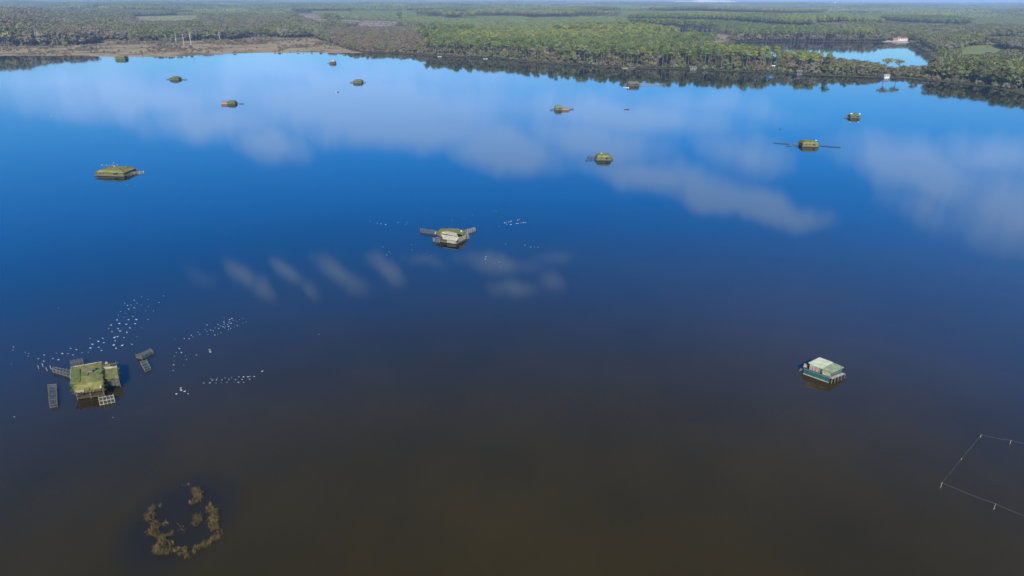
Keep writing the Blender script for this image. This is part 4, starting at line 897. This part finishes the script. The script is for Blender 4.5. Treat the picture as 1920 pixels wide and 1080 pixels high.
flock([(1483, 407), (1628, 403), (1726, 402), (1513, 452), (1600, 461), (1712, 454), (1409, 471), (1378, 516, 1), (1496, 516), (1646, 508), (1521, 548), (1420, 556, 1), (1607, 565), (1451, 629), (1489, 618), (1570, 630), (1460, 670), (1443, 725), (1549, 729), (1471, 766), (1670, 715, 1)], A1, 6.75,
      'bright white duck in the dense middle of the flock above the large mossy hide', 'ducks in the middle of the flock', 1.15, greyp=0)
flock([(1142, 640, 1), (1303, 640), (1247, 678), (1316, 694), (1171, 715), (1250, 752), (1147, 762), (1287, 793)], A1, 6.75, 'white duck in the small group just above the side of the large mossy hide', 'ducks just above the large mossy hide', 1.05, greyp=0)
flock([(895, 768), (969, 782), (1040, 820), (1115, 815, 1), (715, 828), (790, 832), (861, 832), (925, 850), (561, 850), (670, 895), (743, 910), (486, 897), (556, 930)], A1, 6.75, 'white duck in the curved row above the long left pen', 'ducks in the curved row above the left pen', .9)
flock([(173, 748, 1), (165, 788), (324, 814), (364, 830, 1), (358, 864, 1), (146, 964, 1)], A1, 6.75, 'faint grey duck straggling at the left edge of the picture', 'ducks straggling at the left edge', .9, greyp=1)
flock([(742, 255)], A1, 6.75, 'single duck alone on open water far above the left pens', None, .7, greyp=1)
B1 = (180, 550)
flock([(515, 40, 1), (588, 70, 1), (510, 133), (588, 150), (558, 197, 1), (647, 200, 1), (588, 296, 1), (517, 390, 1), (462, 490, 1), (760, 30, 1), (710, 105, 1)], B1, 6.0, 'faint grey duck scattered right of the flock above the large mossy hide', 'ducks scattered right of the flock', .9, greyp=1)
flock([(888, 515, 1), (995, 510), (1048, 513), (1073, 472), (1092, 493), (1150, 440), (1168, 462, 1)], B1, 6.0, 'white duck in the thin tail of the diagonal flock', 'ducks in the tail of the diagonal flock', .8)
flock([(1226, 407), (1248, 430), (1250, 356), (1260, 465, 1), (1290, 415), (1320, 422), (1340, 390), (1372, 351), (1380, 397), (1400, 370), (1338, 471), (1370, 460), (1406, 441, 1), (1442, 277, 1), (1440, 325), (1443, 348), (1430, 378), (1455, 370, 1), (1450, 390, 1), (1481, 355), (1503, 298), (1528, 285), (1540, 303, 1), (1497, 325), (1520, 339), (1493, 374), (1516, 395), (1491, 408), (1554, 380, 1), (1591, 363), (1580, 318, 1), (1615, 298), (1650, 285), (1655, 335, 1), (1691, 322, 1)], B1, 6.0,
      'white duck in the crowded head of the diagonal flock', 'ducks in the head of the diagonal flock', .78)
C1_ = (300, 640)
flock([(318, 120), (270, 186, 1), (351, 187), (237, 243, 1), (418, 234, 1), (436, 300, 1), (235, 320, 1), (223, 388), (390, 392), (219, 481)], C1_, 8.727, 'small duck in the loose arch right of the two netted pens', 'ducks in the loose arch', .75)
flock([(600, 228)], C1_, 8.727, 'single grey duck between the loose arch and the tight trio', None, .8, greyp=1)
flock([(811, 136), (820, 163), (828, 182)], C1_, 8.727, 'white duck in the tight trio below the diagonal flock', 'trio of white ducks', .95, greyp=0)
flock([(830, 610, 1), (942, 601), (1065, 600), (1173, 597), (1291, 584), (1368, 585), (1440, 584), (1475, 574, 1), (1543, 578)], C1_, 8.727, 'small white duck in the top row of the long triple line', 'ducks in the top row', .8)
flock([(855, 637), (927, 632), (1015, 635), (1131, 628), (1236, 630), (1345, 626), (1467, 621)], C1_, 8.727, 'small white duck in the middle row of the long triple line', 'ducks in the middle row', .8)
flock([(718, 685), (817, 684), (920, 683), (1002, 682, 1), (1098, 673), (1213, 670, 1), (1283, 674), (1370, 675, 1)], C1_, 8.727, 'small white duck in the bottom row of the long triple line', 'ducks in the bottom row', .75)
flock([(1675, 493)], C1_, 8.727, 'lone white duck off the right end of the long triple line', None, .9, greyp=0)
flock([(343, 766), (348, 802), (406, 822), (462, 862), (271, 864)], C1_, 8.727, 'large white duck in the group of five below the loose arch', 'group of five white ducks', 1.05, greyp=0)
flock([(72, 437, 1), (305, 497), (428, 520), (575, 547), (978, 487, 1), (1047, 443, 1), (1232, 530, 1), (1275, 475, 1), (1467, 520, 1)], (690, 390), 17.45, 'small pale duck in the loose line left of the cream-fronted hide', 'ducks left of the cream-fronted hide', 1.0, greyp=.4)
E1 = (840, 390)
flock([(955, 252), (982, 252), (1022, 238), (1052, 231), (1068, 223), (993, 278), (1062, 281), (1175, 207), (1204, 193), (1162, 262), (1188, 261), (1228, 254), (1271, 251), (1307, 247)], E1, 9.0, 'white duck in the tight flock right of the cream-fronted hide', 'ducks right of the cream-fronted hide', 1.1, greyp=.1)
flock([(757, 47), (810, 60, 1), (413, 118, 1), (268, 185, 1), (65, 208, 1)], E1, 9.0, 'faint duck scattered above the cream-fronted hide', 'ducks above the cream-fronted hide', .9, greyp=1)
flock([(974, 609), (1302, 627), (1395, 660), (1455, 663, 1), (1520, 663, 1), (641, 828), (628, 865), (780, 934, 1), (868, 915, 1), (882, 997, 1), (857, 315, 1)], E1, 9.0, 'small duck scattered to the lower right of the cream-fronted hide', 'ducks lower right of the cream-fronted hide', .9, greyp=.4)
flock([(176, 222, 1), (690, 182, 1), (242, 369), (287, 315, 1), (318, 345, 1), (700, 275, 1), (795, 362, 1), (1043, 385, 1)], (700, 440), 9.6, 'faint duck scattered to the lower left of the cream-fronted hide', 'ducks lower left of the cream-fronted hide', .9, greyp=.6)
flock([(96, 217.5), (119, 211), (138, 199), (138, 225, 1)], (0, 0), 1, 'white swan in the loose group of four in the upper left', 'swans in the upper left', 1.6, 'swan', 'swan', 0)
flock([(537, 121)], (0, 0), 1, 'white swan alone near the far marsh shore', None, 2.6, 'swan', 'swan', 0)
flock([(1337, 172)], (0, 0), 1, 'white swan alone off the wooded spit', None, 1.8, 'swan', 'swan', 0)
flock([(27, 782)], (0, 0), 1, 'faint duck alone at the left edge below the lone pen', None, .8, greyp=1)
flock([(212, 783)], (0, 0), 1, 'faint duck alone below the pen with white-topped posts', None, .8, greyp=1)
flock([(598, 627)], (0, 0), 1, 'single duck alone right of the diagonal flock', None, .7, greyp=1)
flock([(191 + i * 3.4 + (i % 3), 309.5 + (i % 2) * 1.2) for i in range(9)], (0, 0), 1, 'white gull standing along the back of the wide olive hide', 'gulls behind the wide olive hide', 1.5, 'gull', 'gull', .1)
flock([(213, 305.5), (220, 300.5, 1), (238, 346.5, 1), (254, 349, 1)], (0, 0), 1, 'gull floating near the wide olive hide on the left', 'gulls floating round the wide olive hide', 1.3, 'gull', 'gull', .2)
# dark coot
p = P(1463, 242); o = bpy.data.objects.new('coot', duck_mesh('coot', M['weeddark'])); COL.objects.link(o); o.location = p; o.scale = (1.8,) * 3
tag(o, 'dark coot alone up-left of the hide with long booms', 'coot')

# ------------------------------------------------------------------ buildings on the shores and the horizon
def house(px, py, w, d, hw, hr, rz, label, wall='white', roof='tile', name='house', cat='house', nwin=3, z=None):
    p = P(px, py); z = max(.2, tz(p)) if z is None else z; r = thing(name, (p.x, p.y, z), label, cat); cs, sn = math.cos(rz), math.sin(rz)
    T = lambda x, y, zz: Vector((p.x + x * cs - y * sn, p.y + x * sn + y * cs, z + zz))
    MB().box(T(0, 0, hw / 2 - .2), (w, d, hw + .4), rz).build('wall', M[wall], r)
    o = .5
    V = [T(-w/2 - o, -d/2 - o, hw), T(w/2 + o, -d/2 - o, hw), T(w/2 + o, d/2 + o, hw), T(-w/2 - o, d/2 + o, hw), T(-w/2 - o, 0, hw + hr), T(w/2 + o, 0, hw + hr)]
    MB().add(V, [(0, 1, 5, 4), (2, 3, 4, 5), (3, 0, 4), (1, 2, 5), (3, 2, 1, 0)]).build('roof', M[roof], r)
    for i in range(nwin):
        c = T(-w/2 + w * (i + .5) / nwin, -d/2 - .03, hw * .52); MB().box(c, (min(1.6, w / nwin * .5), .1, hw * .5), rz).build('window' if i != nwin // 2 else 'door', M['dark'], r)
    return r
house(1690, 76.2, 17, 9, 3.2, 3.2, R(3), 'long red-roofed white house above the beach of the bay', nwin=5)
house(1703, 75.6, 13, 9, 3.4, 2.8, R(-8), 'red-roofed white house at the right end above the beach', nwin=3)
house(1677, 76.4, 8, 7, 2.6, 2.0, R(0), 'small red-roofed outbuilding at the left end above the beach', 'palewood', nwin=3)
house(1661, 145.5, 4.6, 3.6, 1.6, 1.0, R(4), 'white boathouse with dark doorway on the neck between lake and bay', 'white', 'palewood', 'boathouse', 'boathouse', 3, z=.3)
house(1299, 130.2, 6, 3.5, 2.0, .8, R(4), 'pale grey shed at the waterline of the spit', 'palewood', 'net', 'shed', 'shed', 3, z=.3)
house(1449, 127.5, 3, 2.2, 1.7, .7, R(0), 'tiny white hut above the narrow cut in the spit', 'palewood', 'white', 'hut', 'hut', 1, z=.4)
house(1497, 139.5, 5, 4, 2.4, 1.4, R(8), 'grey boathouse with dark opening right of the narrow cut', 'wood', 'wood', 'boathouse', 'boathouse', 3, z=.3)
house(1127, 121, 5, 4, 2.2, 1.2, R(0), 'small white cabin under the dark trees of the far shore', 'white', 'white', 'cabin', 'cabin', 1, z=.4)
house(1905, 74.5, 14, 8, 3.0, 2.4, R(10), 'pale farm building at the end of the sandy track', 'white', 'net', 'farm_building', 'farm building', 3)
# jetty
p = P(1178, 128.5); jt = thing('jetty', (p.x, p.y, 0), 'short pale wooden jetty on the far wooded shore', 'jetty')
MB().box((p.x, p.y, .6), (14, 2, .15)).build('deck', M['palewood'], jt)
for i in range(4): MB().tube((p.x - 6 + i * 4, p.y - .8, -.6), (p.x - 6 + i * 4, p.y - .8, .9), .12).build('piling', M['wood'], jt)
# water tower and mast on the skyline
def far_at(px, dist): 
    d = ray(px, 3); d.z = 0; d.normalize(); return Vector((d.x * dist, d.y * dist, 0))
p = far_at(1566, 7500); zt = float(terrain(np.array([p.x]), np.array([p.y]))[0]); r = thing('water_tower', (p.x, p.y, zt), 'white water tower on the skyline above the pines', 'water tower')
MB().tube((p.x, p.y, zt - 2), (p.x, p.y, zt + 28), 3.2, 3.0, 12).build('shaft', M['concrete'], r)
MB().tube((p.x, p.y, zt + 28), (p.x, p.y, zt + 34), 3.2, 8, 16).tube((p.x, p.y, zt + 34), (p.x, p.y, zt + 41), 8, 7.6, 16).build('tank', M['concrete'], r)
p = far_at(1619, 7800); r = thing('mast', (p.x, p.y, zt), 'thin pale mast on the skyline right of the water tower', 'mast')
MB().tube((p.x, p.y, zt - 2), (p.x, p.y, zt + 62), 2.4, 1.4, 8).build('pole', M['concrete'], r)
MB().tube((p.x, p.y, zt + 44), (p.x, p.y, zt + 47), 2.9, 2.9, 8).build('platform', M['concrete'], r)
# coastal dune far away
dn = []; a0, a1 = far_at(1205, 10600), far_at(1450, 11000); NX = 60; V = []; Fs = []
for i in range(NX + 1):
    t = i / NX; c = lerp(a0, a1, t); hgt = 8 + 52 * (math.sin(math.pi * t) ** 1.5) * (0.75 + .25 * math.sin(t * 23) * math.sin(t * 9 + 1))
    n_ = Vector((c.x, c.y, 0)).normalized()
    for (o_, k_) in ((-260, 0), (-60, .8), (60, 1), (400, 0)): V.append((c.x + n_.x * o_, c.y + n_.y * o_, hgt * k_ + 0.0))
for i in range(NX):
    for j in range(3): a = i * 4 + j; Fs.append((a, a + 4, a + 5, a + 1))
dm = MB(); dm.add(V, Fs); o = dm.build('dune', mat('dune_sand', (0.80, 0.72, 0.62), 0.9, (0.66, 0.60, 0.50), 0.004)); o['kind'] = 'structure'; o.data.shade_smooth()

# ------------------------------------------------------------------ haze
HAZE = 1.15e-4
hm = bpy.data.materials.new('haze_air'); hm.use_nodes = True; t = hm.node_tree
for n in list(t.nodes): t.nodes.remove(n)
ho = t.nodes.new('ShaderNodeOutputMaterial'); pv = t.nodes.new('ShaderNodeVolumePrincipled'); t.links.new(pv.outputs[0], ho.inputs['Volume'])
pv.inputs['Color'].default_value = (0.60, 0.76, 1.0, 1); pv.inputs['Density'].default_value = HAZE; pv.inputs['Anisotropy'].default_value = 0.0
hz = MB().box((0, 13500, 42), (64000, 36000, 90)).build('haze', hm); hz['kind'] = 'stuff'; hz['label'] = 'thin blue haze lying over the lake and the far forest'; hz['category'] = 'haze'
SUB = {'roof_hatch': 'roof', 'moss_mat': 'roof', 'edge_pole': 'roof', 'roof_box': 'roof', 'green_sheet': 'roof', 'lamp_box': 'front_canopy', 'eave_board': 'front_canopy', 'roof_board': 'cabin_roof',
       'opening': 'wall', 'door': 'wall', 'window': 'wall', 'front_batten': 'front_tarpaulin', 'bottom_rail': 'front_tarpaulin', 'top_rail': 'front_tarpaulin', 'stake': 'roof'}
for r in ROOTS:
    if '_o' in r: del r['_o']
    if r.name.startswith('stake_fence'): continue
    kids = list(r.children); base = {}
    for k in kids: base.setdefault(k.name.split('.')[0], k)
    for k in kids:
        t = base.get(SUB.get(k.name.split('.')[0], ''))
        if t is not None and t is not k: k.parent = t      # same origin as its thing
print('OBJECTS', len(bpy.data.objects), 'forest points', int(rest.sum()))
